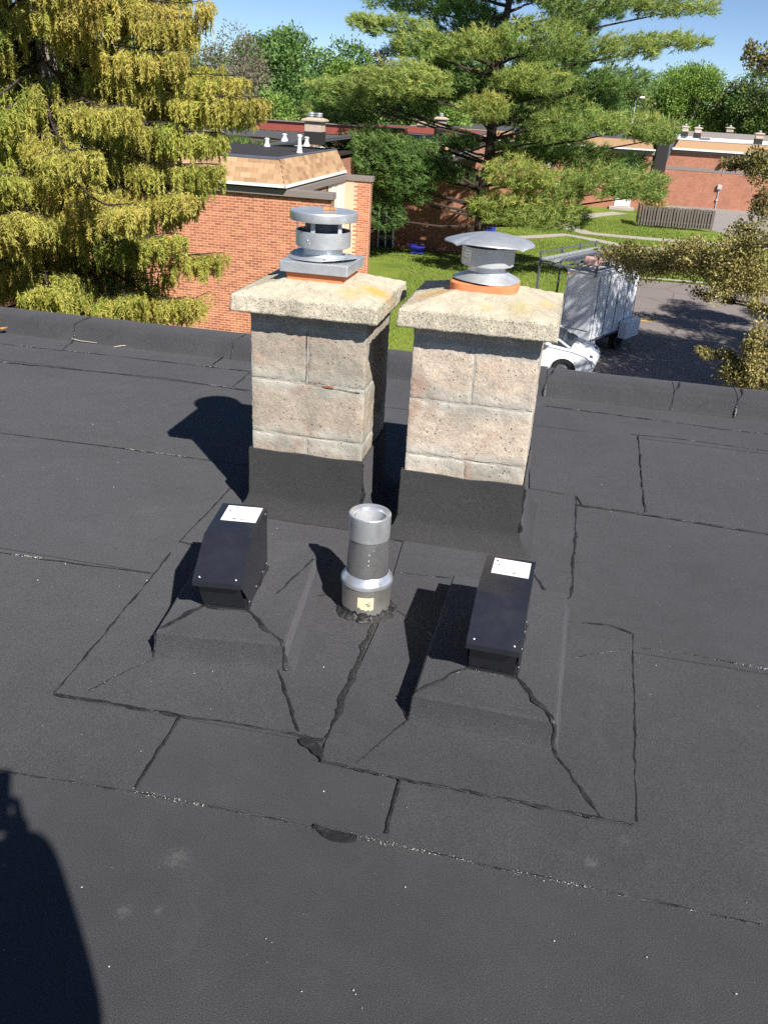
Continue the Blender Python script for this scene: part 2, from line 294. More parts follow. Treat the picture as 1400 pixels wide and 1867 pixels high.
# ------------------------------------------------------------------ object helpers
def tag(o, label=None, cat=None, group=None, kind=None):
    if label: o['label'] = label
    if cat: o['category'] = cat
    if group: o['group'] = group
    if kind: o['kind'] = kind
    return o
def empty(name, loc=(0, 0, 0), label=None, cat=None, group=None, kind=None, rz=0):
    o = bpy.data.objects.new(name, None); COL.objects.link(o); o.location = loc; o.rotation_euler.z = rz
    o.empty_display_size = 0.2
    return tag(o, label, cat, group, kind)
def link(name, me, mat, parent=None, loc=None, rot=None):
    o = bpy.data.objects.new(name, me); COL.objects.link(o)
    if mat and len(me.materials) == 0: me.materials.append(mat)
    if parent: o.parent = parent
    if loc is not None: o.location = loc
    if rot is not None: o.rotation_euler = rot
    return o
class MB:
    def __init__(s): s.v = []; s.f = []; s.sm = []
    def add(s, vs, fs, smooth=False):
        n = len(s.v); s.v += [tuple(v) for v in vs]; s.f += [tuple(n+i for i in f) for f in fs]; s.sm += [smooth]*len(fs); return s
    def box(s, x0, x1, y0, y1, z0, z1):
        vs = [(x, y, z) for z in (z0, z1) for y in (y0, y1) for x in (x0, x1)]
        return s.add(vs, [(0, 2, 3, 1), (4, 5, 7, 6), (0, 1, 5, 4), (1, 3, 7, 5), (3, 2, 6, 7), (2, 0, 4, 6)])
    def prism(s, poly, z0, z1):
        n = len(poly); vs = [(x, y, z0) for x, y in poly]+[(x, y, z1) for x, y in poly]
        return s.add(vs, [tuple(range(n-1, -1, -1)), tuple(range(n, 2*n))]+[(i, (i+1) % n, n+(i+1) % n, n+i) for i in range(n)])
    def loft(s, rings, cap0=True, cap1=True, smooth=False):
        n = len(rings[0]); vs = [p for r_ in rings for p in r_]; fs = []
        for k in range(len(rings)-1):
            for i in range(n): fs.append((k*n+i, k*n+(i+1) % n, (k+1)*n+(i+1) % n, (k+1)*n+i))
        s.add(vs, fs, smooth); b = len(s.v)-len(vs)
        if cap0: s.f.append(tuple(b+i for i in range(n-1, -1, -1))); s.sm.append(False)
        if cap1: s.f.append(tuple(b+(len(rings)-1)*n+i for i in range(n))); s.sm.append(False)
        return s
    def lathe(s, prof, c=(0, 0, 0), seg=48, cap0=False, cap1=False):
        rings = [[(c[0]+r_*math.cos(2*math.pi*i/seg), c[1]+r_*math.sin(2*math.pi*i/seg), c[2]+z) for i in range(seg)] for r_, z in prof]
        return s.loft(rings, cap0, cap1, True)
    def tube(s, pts, rad, seg=6, cap=True):
        pts = [Vector(p) for p in pts]; rads = rad if hasattr(rad, '__len__') else [rad]*len(pts); rings = []
        for i, p in enumerate(pts):
            t = (pts[min(i+1, len(pts)-1)]-pts[max(i-1, 0)]).normalized()
            a = t.orthogonal().normalized() if i == 0 else (a-t*a.dot(t)).normalized()
            b = t.cross(a); rings.append([tuple(p+(a*math.cos(2*math.pi*k/seg)+b*math.sin(2*math.pi*k/seg))*rads[i]) for k in range(seg)])
        return s.loft(rings, cap, cap, True)
    def obox(s, c, ax, ay, az):
        c, ax, ay, az = map(Vector, (c, ax, ay, az)); vs = [c+ax*i+ay*j+az*k for k in (-1, 1) for j in (-1, 1) for i in (-1, 1)]
        return s.add(vs, [(0, 2, 3, 1), (4, 5, 7, 6), (0, 1, 5, 4), (1, 3, 7, 5), (3, 2, 6, 7), (2, 0, 4, 6)])
    def mesh(s, name):
        me = bpy.data.meshes.new(name); me.from_pydata(s.v, [], s.f); me.validate(clean_customdata=False)
        if len(me.polygons) == len(s.sm): me.polygons.foreach_set('use_smooth', s.sm)
        return me
    def build(s, name, mat, parent=None, loc=None, rot=None, bevel=0, seg=2, sharp=0.6):
        me = s.mesh(name); o = link(name, me, mat, parent, loc, rot)
        if any(s.sm):
            try: me.set_sharp_from_angle(angle=sharp)
            except Exception: pass
        if bevel:
            b = o.modifiers.new('bevel', 'BEVEL'); b.width = bevel; b.segments = seg; b.limit_method = 'ANGLE'; b.angle_limit = 0.5
        return o
def B(*a): return MB().box(*a)

def cards(name, P, D, L, Wd, rnd, mat, parent=None, kind=None, side=None, tri=False):
    """leaf- or needle-shaped cards: base P, direction D, length L, width Wd"""
    n = len(P); P = np.asarray(P, float); D = np.asarray(D, float); D /= np.linalg.norm(D, axis=1, keepdims=True)+1e-9
    if side is None:
        side = rng.normal(size=(n, 3))
    S_ = np.cross(D, side); S_ /= np.linalg.norm(S_, axis=1, keepdims=True)+1e-9
    L = np.broadcast_to(L, n)[:, None]; Wd = np.broadcast_to(Wd, n)[:, None]
    if tri:
        V = np.stack([P-S_*Wd/2, P+S_*Wd/2, P+D*L], 1); k = 3
    else:
        V = np.stack([P, P+D*L*0.45+S_*Wd/2, P+D*L, P+D*L*0.45-S_*Wd/2], 1); k = 4
    me = bpy.data.meshes.new(name)
    me.vertices.add(n*k); me.vertices.foreach_set('co', V.reshape(-1).astype(np.float32))
    me.loops.add(n*k); me.loops.foreach_set('vertex_index', np.arange(n*k, dtype=np.int32))
    me.polygons.add(n); me.polygons.foreach_set('loop_start', np.arange(0, n*k, k, dtype=np.int32))
    a = me.attributes.new('rnd', 'FLOAT', 'FACE'); a.data.foreach_set('value', np.clip(rnd, 0, 1).astype(np.float32))
    me.update(calc_edges=True)
    o = link(name, me, mat, parent)
    if kind: o['kind'] = kind
    return o
def joined_boxes(name, boxes, mat, parent=None, kind=None):
    """many boxes as one mesh with a random value per face. boxes: (x0,x1,y0,y1,z0,z1,faces)"""
    mb = MB(); rn = []
    for b in boxes:
        mb.box(*b[:6]); rn += [random.random()]*6
    me = mb.mesh(name); a = me.attributes.new('rnd', 'FLOAT', 'FACE'); a.data.foreach_set('value', rn)
    o = link(name, me, mat, parent)
    if kind: o['kind'] = kind
    return o

def rough_slab(rings_fn, name, mat, parent, amp=0.0025, sc_=40, cuts=5, bevel=0.008, rot=None, loc=None):
    bm = bmesh.new(); rings_fn(bm)
    if bevel: bmesh.ops.bevel(bm, geom=[e for e in bm.edges if e.calc_face_angle(0) > 0.5], offset=bevel, segments=2, affect='EDGES', profile=0.5)
    for _ in range(cuts):
        long_ = [e for e in bm.edges if e.calc_length() > 0.014]
        if not long_: break
        bmesh.ops.subdivide_edges(bm, edges=long_, cuts=1, use_grid_fill=True)
    bmesh.ops.triangulate(bm, faces=[f for f in bm.faces if len(f.verts) > 4])
    bm.normal_update()
    for v in bm.verts:
        q = v.co+Vector(loc or (0, 0, 0))
        d = noise.fractal(q*sc_, 0.8, 2.0, 3)+0.6*noise.noise(q*sc_*3.1)
        v.co += v.normal*d*amp
    me = bpy.data.meshes.new(name); bm.to_mesh(me); bm.free(); me.polygons.foreach_set('use_smooth', [True]*len(me.polygons))
    return link(name, me, mat, parent, loc, rot)
def bm_box(x0, x1, y0, y1, z0, z1):
    def f(bm):
        bmesh.ops.create_cube(bm, size=1, matrix=Matrix.Translation(((x0+x1)/2, (y0+y1)/2, (z0+z1)/2)) @ Matrix.Diagonal((x1-x0, y1-y0, z1-z0, 1)))
    return f

# ------------------------------------------------------------------ the roof we stand on
roof = MB().box(-16, 14, -6, 5.06, -0.30, -0.012).build('roof', M['membrane'])
tag(roof, 'flat dark grey granulated felt roof laid in overlapping strips', None, None, 'structure')
SEAMY = [-2.46, -1.50, -0.55, 0.40, 1.353, 2.305, 3.280, 4.285, 4.60, 4.86]
for i in range(len(SEAMY)-1):
    zt = 0.0 if i % 2 else -0.003
    MB().box(-15.9, 13.9, SEAMY[i]+0.001, SEAMY[i+1]-0.001, -0.011, zt).build('membrane_sheet', M['membrane'] if i % 2 else M['membrane_b'], roof)
def sheet(poly, z, mat='membrane'):
    return MB().prism(poly, -0.002, z).build('flashing_sheet', M[mat], roof, bevel=0.0015)
sheet([(-1.237, 2.529), (-1.231, 2.436), (-1.188, 1.630), (-0.439, 1.647), (-0.427, 2.233), (-0.466, 2.781), (-1.236, 3.020)][::1], 0.0035, 'membrane_b')
sheet([(-0.435, 1.644), (-0.425, 1.579), (0.335, 1.571), (0.366, 2.400), (0.294, 2.427), (0.165, 2.407), (0.169, 2.573), (0.175, 3.424), (-0.030, 3.436), (-0.456, 2.784), (-0.422, 2.228)], 0.0065)
sheet([(0.477, 4.312), (0.457, 3.351), (0.199, 3.352), (0.175, 3.435), (-0.025, 3.438), (-0.076, 4.233)], 0.003)
sheet([(-0.826, 1.636), (-0.821, 1.372), (-0.220, 1.390), (-0.224, 1.566), (-0.417, 1.571)], 0.0025)

def bead(pts, wd=0.007, amp=0.5, z=0.0045, name='seam_bead', parent=None, h=0.0018, n_per_m=130, blobs=()):
    """an irregular strip of bitumen squeezed out along a seam; pts are 3-D or 2-D"""
    P = [Vector((p[0], p[1], p[2] if len(p) > 2 else z)) for p in pts]
    Q = []
    for a, b in zip(P[:-1], P[1:]):
        k = max(2, int((b-a).length*n_per_m)); Q += [a.lerp(b, i/k) for i in range(k)]
    Q.append(P[-1]); mb = MB(); vs = []; fs = []
    sd = random.random()*50; L = 0.0
    for i, q in enumerate(Q):
        t = (Q[min(i+1, len(Q)-1)]-Q[max(i-1, 0)]).normalized(); L += 1.0/n_per_m
        upv = Vector((0, 0, 1)) if abs(t.z) < 0.8 else Vector((0, -1, 0))
        s_ = t.cross(upv).normalized(); nrm = s_.cross(t)
        k = 0.8+amp*1.6*noise.fractal(Vector((L*14, sd, 0)), 0.7, 2.0, 4)
        k2 = 0.8+amp*1.6*noise.fractal(Vector((L*14, sd+9, 0)), 0.7, 2.0, 4)
        wl = wd*max(0.08, k)*0.5; wr = wd*max(0.08, k2)*0.5
        for (bl, br, bw) in blobs:
            x = (L-bl)/br
            if abs(x) < 1: wr += bw*(1-x*x)
        wob = s_*(0.003*noise.noise(Vector((L*9, sd+3, 0))))
        hh = h*(0.7+0.6*noise.noise(Vector((L*60, sd, 5))))
        vs += [q+wob-s_*wl, q+wob-s_*wl*0.4+nrm*hh, q+wob+s_*wr*0.4+nrm*hh*0.9, q+wob+s_*wr]
    for i in range(len(Q)-1):
        for j in range(3): fs.append((i*4+j, i*4+j+1, i*4+j+5, i*4+j+4))
    mb.add(vs, fs, True)
    return mb.build(name, M['bitumen'], parent or roof)
def pebbles_on(pts, n, spread=0.006, z=0.004):
    out = []
    for _ in range(n):
        k = random.randrange(len(pts)-1); t = random.random(); a, b = pts[k], pts[k+1]
        out.append((a[0]+(b[0]-a[0])*t+random.gauss(0, spread), a[1]+(b[1]-a[1])*t+random.gauss(0, spread), z))
    return out
seam_lines = [
 ([(-6, 1.352), (-1.158, 1.343), (-0.813, 1.365), (-0.398, 1.371), (0.147, 1.367), (0.597, 1.364), (4, 1.36)], 0.006, 0.001),
 ([(-7, 2.29), (-1.791, 2.272), (-1.504, 2.283), (-1.238, 2.301)], 0.006, 0.001),
 ([(0.363, 2.330), (0.526, 2.343), (0.766, 2.326), (6, 2.3)], 0.006, 0.001),
 ([(-8, 3.27), (-2.465, 3.260), (-1.975, 3.278), (-1.469, 3.281), (-1.253, 3.291)], 0.007, 0.001),
 ([(-0.027, 3.275), (0.187, 3.342), (0.468, 3.338), (0.939, 3.313), (6, 3.3)], 0.007, 0.0045),
 ([(-8, 4.25), (-3.133, 4.240), (-2.139, 4.305), (-1.629, 4.274)], 0.008, 0.001),
 ([(0.441, 4.324), (0.717, 4.343), (1.115, 4.321), (6, 4.3)], 0.008, 0.001),
 ([(-8, 4.56), (-3.359, 4.571), (-2.638, 4.601), (-1.747, 4.616)], 0.008, 0.001),
 ([(-0.009, 4.628), (0.453, 4.613), (0.933, 4.585), (1.163, 4.592), (6, 4.6)], 0.008, 0.001)]
for pts, wd, z in seam_lines: bead(pts, wd, 0.75, z)
for pts, wd in [([(-1.729, 4.576), (-1.722, 4.290)], 0.009), ([(-2.994, 4.803), (-2.948, 4.600)], 0.009), ([(-1.991, 4.839), (-1.988, 4.624)], 0.009),
  ([(0.477, 4.312), (0.465, 3.820), (0.459, 3.352)], 0.008), ([(-0.030, 3.436), (0.175, 3.424)], 0.009), ([(0.175, 3.424), (0.174, 2.944), (0.169, 2.573)], 0.012),
  ([(0.169, 2.573), (0.108, 2.482), (0.040, 2.399)], 0.009), ([(0.165, 2.407), (0.294, 2.427), (0.363, 2.399)], 0.010),
  ([(0.366, 2.400), (0.354, 2.000), (0.339, 1.579)], 0.007), ([(0.359, 2.308), (0.258, 2.254), (0.160, 2.195)], 0.006),
  ([(-1.236, 3.020), (-1.234, 2.707), (-1.237, 2.529), (-1.198, 2.524), (-1.146, 2.528)], 0.008), ([(-1.231, 2.444), (-1.218, 2.280), (-1.206, 1.995), (-1.195, 1.783), (-1.191, 1.634)], 0.009),
  ([(-1.188, 1.630), (-0.828, 1.640), (-0.603, 1.651), (-0.440, 1.651)], 0.012), ([(-0.426, 1.576), (-0.224, 1.570), (0.007, 1.572), (0.259, 1.568), (0.335, 1.571)], 0.012),
  ([(-0.827, 1.638), (-0.824, 1.503), (-0.821, 1.372)], 0.010), ([(-0.223, 1.570), (-0.223, 1.483), (-0.220, 1.390)], 0.010),
  ([(-1.002, 1.854), (-1.053, 1.771), (-1.112, 1.653)], 0.006), ([(-0.243, 1.790), (-0.291, 1.696), (-0.338, 1.593)], 0.007),
  ([(-0.655, 1.916), (-0.630, 1.873), (-0.574, 1.768), (-0.511, 1.664)], 0.012), ([(0.135, 1.791), (0.187, 1.690), (0.259, 1.570)], 0.013),
  ([(-0.435, 2.552), (-0.342, 2.557), (-0.228, 2.570)], 0.008), ([(-0.385, 2.309), (-0.306, 2.254), (-0.243, 2.194)], 0.007), ([(-0.718, 2.486), (-0.663, 2.314), (-0.620, 2.342)], 0.005)]:
    bead(pts, wd*0.8, 0.8, 0.0072)
bead([(-0.433, 2.221), (-0.438, 2.075), (-0.437, 1.922), (-0.436, 1.772), (-0.432, 1.660)], 0.016, 0.7, 0.0072)
bead([(-0.492, 1.654), (-0.458, 1.636), (-0.437, 1.606), (-0.423, 1.571)], 0.022, 0.7, 0.007, blobs=((0.05, 0.05, 0.014),))
bead([(-0.384, 1.373), (-0.339, 1.366), (-0.282, 1.369)], 0.014, 0.6, 0.004, blobs=((0.07, 0.05, 0.02),))
bead([(0.036, 2.685), (0.062, 2.630), (0.085, 2.573)], 0.012, 0.5, 0.0072)
# parapet along the far edge
par = empty('parapet', (0, 4.9, 0), 'low felt covered kerb along the far edge of the roof', 'parapet')
prof = [(-0.085, -0.002), (-0.07, 0.012), (-0.062, 0.085), (-0.045, 0.104), (-0.02, 0.110), (0.10, 0.114), (0.13, 0.108), (0.14, 0.09), (0.145, -0.3)]
joints = [-15.9, -8.4, -6.2, -4.6, -3.0, -1.94, -0.03, 0.68, 1.02, 3.4, 6.0, 9.0, 13.9]
for i in range(len(joints)-1):
    a, b = joints[i]+0.0015, joints[i+1]-0.0015; dz = 0.002*(i % 3)
    n = max(2, int((b-a)/0.12)); rings = []
    for k in range(n+1):
        x = a+(b-a)*k/n
        rings.append([(x, py+0.004*noise.noise(Vector((x*1.7, 3, 0))), pz+(0.004*noise.noise(Vector((x*1.3, 0, pz*9))) if pz > 0.05 else 0)+(dz if pz > 0.0 else 0)) for py, pz in prof])
    MB().loft(rings, True, True, True).build('parapet_sheet', M['membrane'], par, sharp=1.2)
for x in (-3.0, -1.94, -0.03, 0.68, 1.02, 3.4):
    bead([(x, -0.092, 0.002), (x, -0.070, 0.05), (x+0.004, -0.060, 0.10), (x+0.03, -0.01, 0.118), (x+0.04, 0.08, 0.122)], 0.009, 0.8, parent=par, name='joint_bead')
# the building under the roof
own = empty('brick_building', (-1, 0, -5.5), 'red brick building under the felt roof with the chimneys', 'building')
B(-15.9+1, 14.9, -5.9, 5.0, 0, 5.19).build('wall', M['brick_far'], own)

# ------------------------------------------------------------------ curbs with hood vents
def curb(loc, rz, ext_r, depth, name_label, hoodxy, hyaw):
    root = empty('roof_curb', loc, name_label, 'roof curb', 'felt covered curbs under the hood vents', rz=rz)
    w_ = 0.37; d_ = depth
    c, s = math.cos(-rz), math.sin(-rz)
    def loc_(x, y):
        x -= loc[0]; y -= loc[1]; return (c*x-s*y, s*x+c*y)
    hb = [(-0.004, -0.004), (0.136, -0.004), (0.136, 0.27), (-0.004, 0.27)]
    ch, sh = math.cos(hyaw), math.sin(hyaw)
    inner = [loc_(hoodxy[0]+ch*x-sh*y, hoodxy[1]+sh*x+ch*y) for x, y in hb]
    def ring(ex0, ex1, ey0, ey1, z):
        pts = []
        base = [(-ex0, -ey0), (w_+ex1, -ey0), (w_+ex1, d_+ey1), (-ex0, d_+ey1)]
        for i in range(4):
            a, b = base[i], base[(i+1) % 4]
            for k in range(10):
                x = a[0]+(b[0]-a[0])*k/10; y = a[1]+(b[1]-a[1])*k/10
                q = Vector((x*9+loc[0]*5, y*9, z*5)); pts.append((x+0.003*noise.noise(q), y+0.003*noise.noise(q+Vector((7, 0, 0))), z+(0.002*noise.noise(q*0.7) if z > 0.02 else 0)))
        return pts
    inn = []
    for i in range(4):
        a, b = inner[i], inner[(i+1) % 4]
        for k in range(10): inn.append((a[0]+(b[0]-a[0])*k/10, a[1]+(b[1]-a[1])*k/10, 0.1))
    rings = [ring(0.004, ext_r+0.004, 0.022, 0.05, 0.0), ring(0.003, ext_r, 0.014, 0.04, 0.006), ring(0.002, 0.010, 0.004, 0.012, 0.030), ring(0.0, 0.004, 0.0, 0.0, 0.078), ring(-0.006, -0.003, -0.007, -0.006, 0.0845), inn]
    o = MB().loft(rings, True, True, True).build('curb_skin', M['membrane'], root, sharp=0.42)
    def cb(pts, wd, blobs=()): bead(pts, wd, 0.9, parent=root, name='mastic_bead', blobs=blobs)
    tl, tr = (0.004, 0.004), (w_-0.004, 0.004)
    cb([(inner[0][0], inner[0][1], 0.101), ((inner[0][0]+tl[0])/2, (inner[0][1]+tl[1])/2, 0.0955), (0.004, 0.006, 0.0865)], 0.012, ((0.05, 0.03, 0.006),))
    cb([(inner[1][0], inner[1][1], 0.101), ((inner[1][0]+tr[0])/2, (inner[1][1]+tr[1])/2, 0.0955), (w_-0.004, 0.008, 0.0865), (w_+0.004, -0.002, 0.079), (w_+0.008, -0.006, 0.03), (w_+0.012, -0.016, 0.006)], 0.012, ((0.10, 0.03, 0.010),))
    cb([(0.0, -0.002, 0.082), (-0.003, -0.005, 0.04), (-0.004, -0.016, 0.008)], 0.006)
    for i in range(4):
        a, b = inner[i], inner[(i+1) % 4]; cb([(a[0], a[1], 0.1005), (b[0], b[1], 0.1005)], 0.008)
    return root
HL = (-0.919, 2.012); HR = (-0.113, 1.933)
cL = curb((-1.006, 1.870, 0.002), 0.123, 0.034, 0.62, 'felt covered curb under the black hood vent left of the metal pipe', HL, 0.123)
cR = curb((-0.240, 1.800, 0.002), -0.02, 0.020, 0.66, 'felt covered curb under the black hood vent right of the metal pipe', HR, -0.028)
bead([(0.30, 0.25, 0.093), (0.325, 0.335, 0.093), (0.355, 0.42, 0.0925), (0.372, 0.50, 0.087)][::1], 0.008, 0.9, parent=cL, name='mastic_bead')

def hood(loc, rz, label, marks):
    root = empty('hood_vent', loc, label, 'roof vent', 'black hood vents on curbs', rz=rz)
    w_, d_, a_, b_, zl, zt, e = 0.132, 0.265, 0.079, 0.053, 0.134, 0.217, 0.0035
    # base duct: a tapering box that rises inside the hood
    MB().loft([[(0, 0, 0), (w_, 0, 0), (w_, d_, 0), (0, d_, 0)], [(0, 0.0, 0.10), (w_, 0.0, 0.10), (w_, d_, 0.10), (0, d_, 0.10)]]).build('base_duct', M['black'], root, bevel=0.0015)
    # hood shell with a folded sheet outline
    t = 0.0016; x0, x1 = -e, w_+e
    side = [(d_, 0.006), (d_, zt), (b_, zt), (-a_, zl), (-a_*0.93, zl-0.012), (0.004, 0.035), (0.004, 0.006)]
    for xa, xb in ((x0, x0+t), (x1-t, x1)):
        MB().loft([[(xa, y, z) for y, z in side], [(xb, y, z) for y, z in side]]).build('side_panel', M['black'], root, bevel=0.0006)
    MB().loft([[(x0-0.001, y, z) for y, z in [(b_, zt), (d_, zt), (d_, zt+t), (b_-0.001, zt+t)]], [(x1+0.001, y, z) for y, z in [(b_, zt), (d_, zt), (d_, zt+t), (b_-0.001, zt+t)]]]).build('top_panel', M['black'], root)
    sl_ = Vector((0, -a_-b_, zl-zt)).normalized(); nn = Vector((0, sl_.z, -sl_.y)); nn = nn if nn.z > 0 else -nn
    p0 = Vector((0, b_, zt)); p1 = Vector((0, -a_, zl)); pr = [p0, p1, p1+nn*t, p0+nn*t]
    MB().loft([[(x0-0.001, p.y, p.z) for p in pr], [(x1+0.001, p.y, p.z) for p in pr]]).build('sloping_panel', M['black'], root)
    MB().box(x0-0.001, x1+0.001, -a_-0.0016, -a_, zl-0.014, zl+0.001).build('front_lip', M['black'], root)
    MB().box(x0, x1, d_, d_+t, 0.006, zt).build('back_panel', M['black'], root)
    MB().loft([[(0.004, -0.060, 0.110), (w_-0.004, -0.060, 0.110), (w_-0.004, -0.058, 0.112), (0.004, -0.058, 0.112)], [(0.004, -0.004, 0.012), (w_-0.004, -0.004, 0.012), (w_-0.004, -0.002, 0.014), (0.004, -0.002, 0.014)]]).build('damper_flap', M['black'], root)
    def rivet(p, n):
        q = Vector(n).to_track_quat('Z', 'Y'); mb = MB(); mb.lathe([(0.0028, 0), (0.0026, 0.0009), (0.0015, 0.0016), (0.0001, 0.0018)], seg=10)
        return mb.build('rivet', M['alu'], root, loc=p, rot=q.to_euler())
    for u in (0.10, 0.90):
        p = p0.lerp(p1, 0.90)+nn*t; rivet((u*w_, p.y, p.z), nn)
    for y in (0.02, 0.11, 0.2, 0.255): rivet((x1, y, 0.02), (1, 0, 0))
    rivet((0.012, -0.0001, 0.012), (0, -1, 0)); rivet((w_-0.012, -0.0001, 0.012), (0, -1, 0)); rivet((x1, 0.245, zt-0.014), (1, 0, 0))
    lz = zt+t+0.0003
    s0, s1, t0, t1 = (0.018, 0.126, 0.150, 0.252) if marks == 0 else (0.020, 0.124, 0.162, 0.250)
    lb = MB().box(s0, s1, t0, t1, lz-0.0004, lz+0.0004).build('label', M['sticker'], root)
    mb = MB(); rr = random.Random(marks+3); ink = lz+0.0006
    def strokes(x, y, n_, hgt, wd):
        for i in range(n_):
            xx = x+i*wd*1.25; k = rr.randrange(4)
            mb.box(xx, xx+wd*0.28, y, y+hgt, lz+0.0003, ink)
            if k > 0: mb.box(xx+wd*0.28, xx+wd, y+hgt*rr.choice((0, 0.42, 0.8)), y+hgt*rr.choice((0.2, 0.6, 1.0))+0.0001, lz+0.0003, ink-0.0001)
            if k > 1: mb.box(xx+wd*0.75, xx+wd, y, y+hgt*0.6, lz+0.0003, ink-0.00005)
    if marks == 0:
        strokes(s0+0.006, t1-0.018, 7, 0.008, 0.0034); mb.box(s0+0.011, s0+0.017, t1-0.042, t1-0.034, lz+0.0003, ink); strokes(s0+0.03, t0+0.010, 11, 0.010, 0.0034)
    else:
        mb.box(s0+0.007, s0+0.012, t1-0.018, t1-0.009, lz+0.0003, ink); strokes(s0+0.013, t1-0.013, 5, 0.003, 0.0022); mb.box(s0+0.012, s0+0.019, t1-0.038, t1-0.033, lz+0.0003, ink); strokes(s0+0.026, t0+0.010, 12, 0.010, 0.0034)
    tag(mb.build('small_print', M['print'], lb), kind='stuff')
    return root
hood((HL[0], HL[1], 0.102), 0.123, 'black sheet metal hood vent with white label, left of the metal pipe', 0)
hood((HR[0], HR[1], 0.102), -0.028, 'black sheet metal hood vent with white label, right of the metal pipe', 1)

# metal pipe vent between them
pv = empty('pipe_vent', (-0.4856, 2.300, 0.006), 'shiny aluminium pipe vent with stepped collar and torn label between the hoods', 'pipe vent')
def lathe_obj(name, prof, mat, parent, seg=64, loc=None, sharp=0.5, jit=0):
    mb = MB(); mb.lathe(prof, seg=seg)
    if jit:
        mb.v = [(x*(1+jit*noise.noise(Vector((x*9, y*9, z*20)))), y*(1+jit*noise.noise(Vector((x*9, y*9, z*20)))), z+jit*0.15*noise.noise(Vector((x*22, y*22, z*4)))) for x, y, z in mb.v]
    return mb.build(name, mat, parent, loc=loc, sharp=sharp)
lathe_obj('base_sleeve', [(0.0, 0.001), (0.078, 0.0), (0.0785, 0.05), (0.0785, 0.116)], M['alu_base'], pv, jit=0.01)
lathe_obj('storm_collar', [(0.0787, 0.106), (0.0815, 0.1055), (0.0825, 0.107), (0.0825, 0.118), (0.0815, 0.121), (0.072, 0.134), (0.067, 0.142)], M['alu'], pv, jit=0.012, sharp=0.35)
lathe_obj('pipe', [(0.0665, 0.13), (0.0655, 0.16), (0.061, 0.27), (0.0605, 0.335)], M['alu_dark'], pv)
lathe_obj('top_sleeve', [(0.0612, 0.262), (0.0645, 0.264), (0.0652, 0.27), (0.0655, 0.336), (0.0650, 0.3415), (0.0625, 0.344), (0.059, 0.343), (0.050, 0.337), (0.046, 0.325), (0.045, 0.29), (0.044, 0.285)], M['alu'], pv)
lathe_obj('inner_pipe', [(0.0455, 0.342-0.012), (0.044, 0.31), (0.043, 0.18), (0.0, 0.18)], M['galv_dull'], pv)
mb = MB(); n = 10; a0, a1 = R(-97), R(-60)
gr = [[(0.0798*math.cos(a0+(a1-a0)*i/n), 0.0798*math.sin(a0+(a1-a0)*i/n), z+(0.006*(i < 3)+0.003*math.sin(i*2.1))*(z < 0.05)) for i in range(n+1)] for z in (0.038, 0.082)]
mb.add(gr[0]+gr[1], [(i, i+1, n+2+i, n+1+i) for i in range(n)], True); mb.build('torn_label', M['tan_label'], pv)
mb = MB()
for i, (a_, z_, l_) in enumerate([(-74, 0.060, 0.012), (-70, 0.066, 0.009), (-72, 0.054, 0.010), (-67, 0.058, 0.007)]):
    aa = R(a_); c_ = Vector((0.0803*math.cos(aa), 0.0803*math.sin(aa), z_)); tt = Vector((-math.sin(aa), math.cos(aa), 0.7 if i % 2 else -0.3)).normalized()
    mb.obox(c_, tt*l_*0.5, Vector((math.cos(aa), math.sin(aa), 0))*0.0003, Vector((0, 0, 0.0014)))
mb.build('label_mark', M['print'], pv)
for a_, z_, r_ in ((-62, 0.24, 0.0628), (-75, 0.225, 0.0632), (-76, 0.205, 0.064), (-76, 0.19, 0.0645)):
    aa = R(a_); q = Vector((math.cos(aa), math.sin(aa), 0)).to_track_quat('Z', 'Y')
    MB().lathe([(0.0024, -0.001), (0.002, 0.001), (0.0001, 0.0014)], seg=8).build('rivet', M['alu'], pv, loc=(r_*math.cos(aa), r_*math.sin(aa), z_), rot=q.to_euler())
# tar around its foot
rings = []; sd = 3.3
for rr_, zz in ((0.098, 0.0), (0.092, 0.005), (0.084, 0.008), (0.079, 0.016), (0.0785, 0.022)):
    rings.append([((rr_*(1+(0.16*noise.fractal(Vector((math.cos(t)*2.2, math.sin(t)*2.2, sd)), 0.8, 2, 4) if rr_ > 0.083 else 0))) * math.cos(t), (rr_*(1+(0.16*noise.fractal(Vector((math.cos(t)*2.2, math.sin(t)*2.2, sd)), 0.8, 2, 4) if rr_ > 0.083 else 0)))*math.sin(t), zz*(1+0.8*noise.noise(Vector((math.cos(t)*7, math.sin(t)*7, zz*9))))) for t in [2*math.pi*i/140 for i in range(140)]])
MB().loft(rings, False, False, True).build('tar_seal', M['bitumen'], pv)

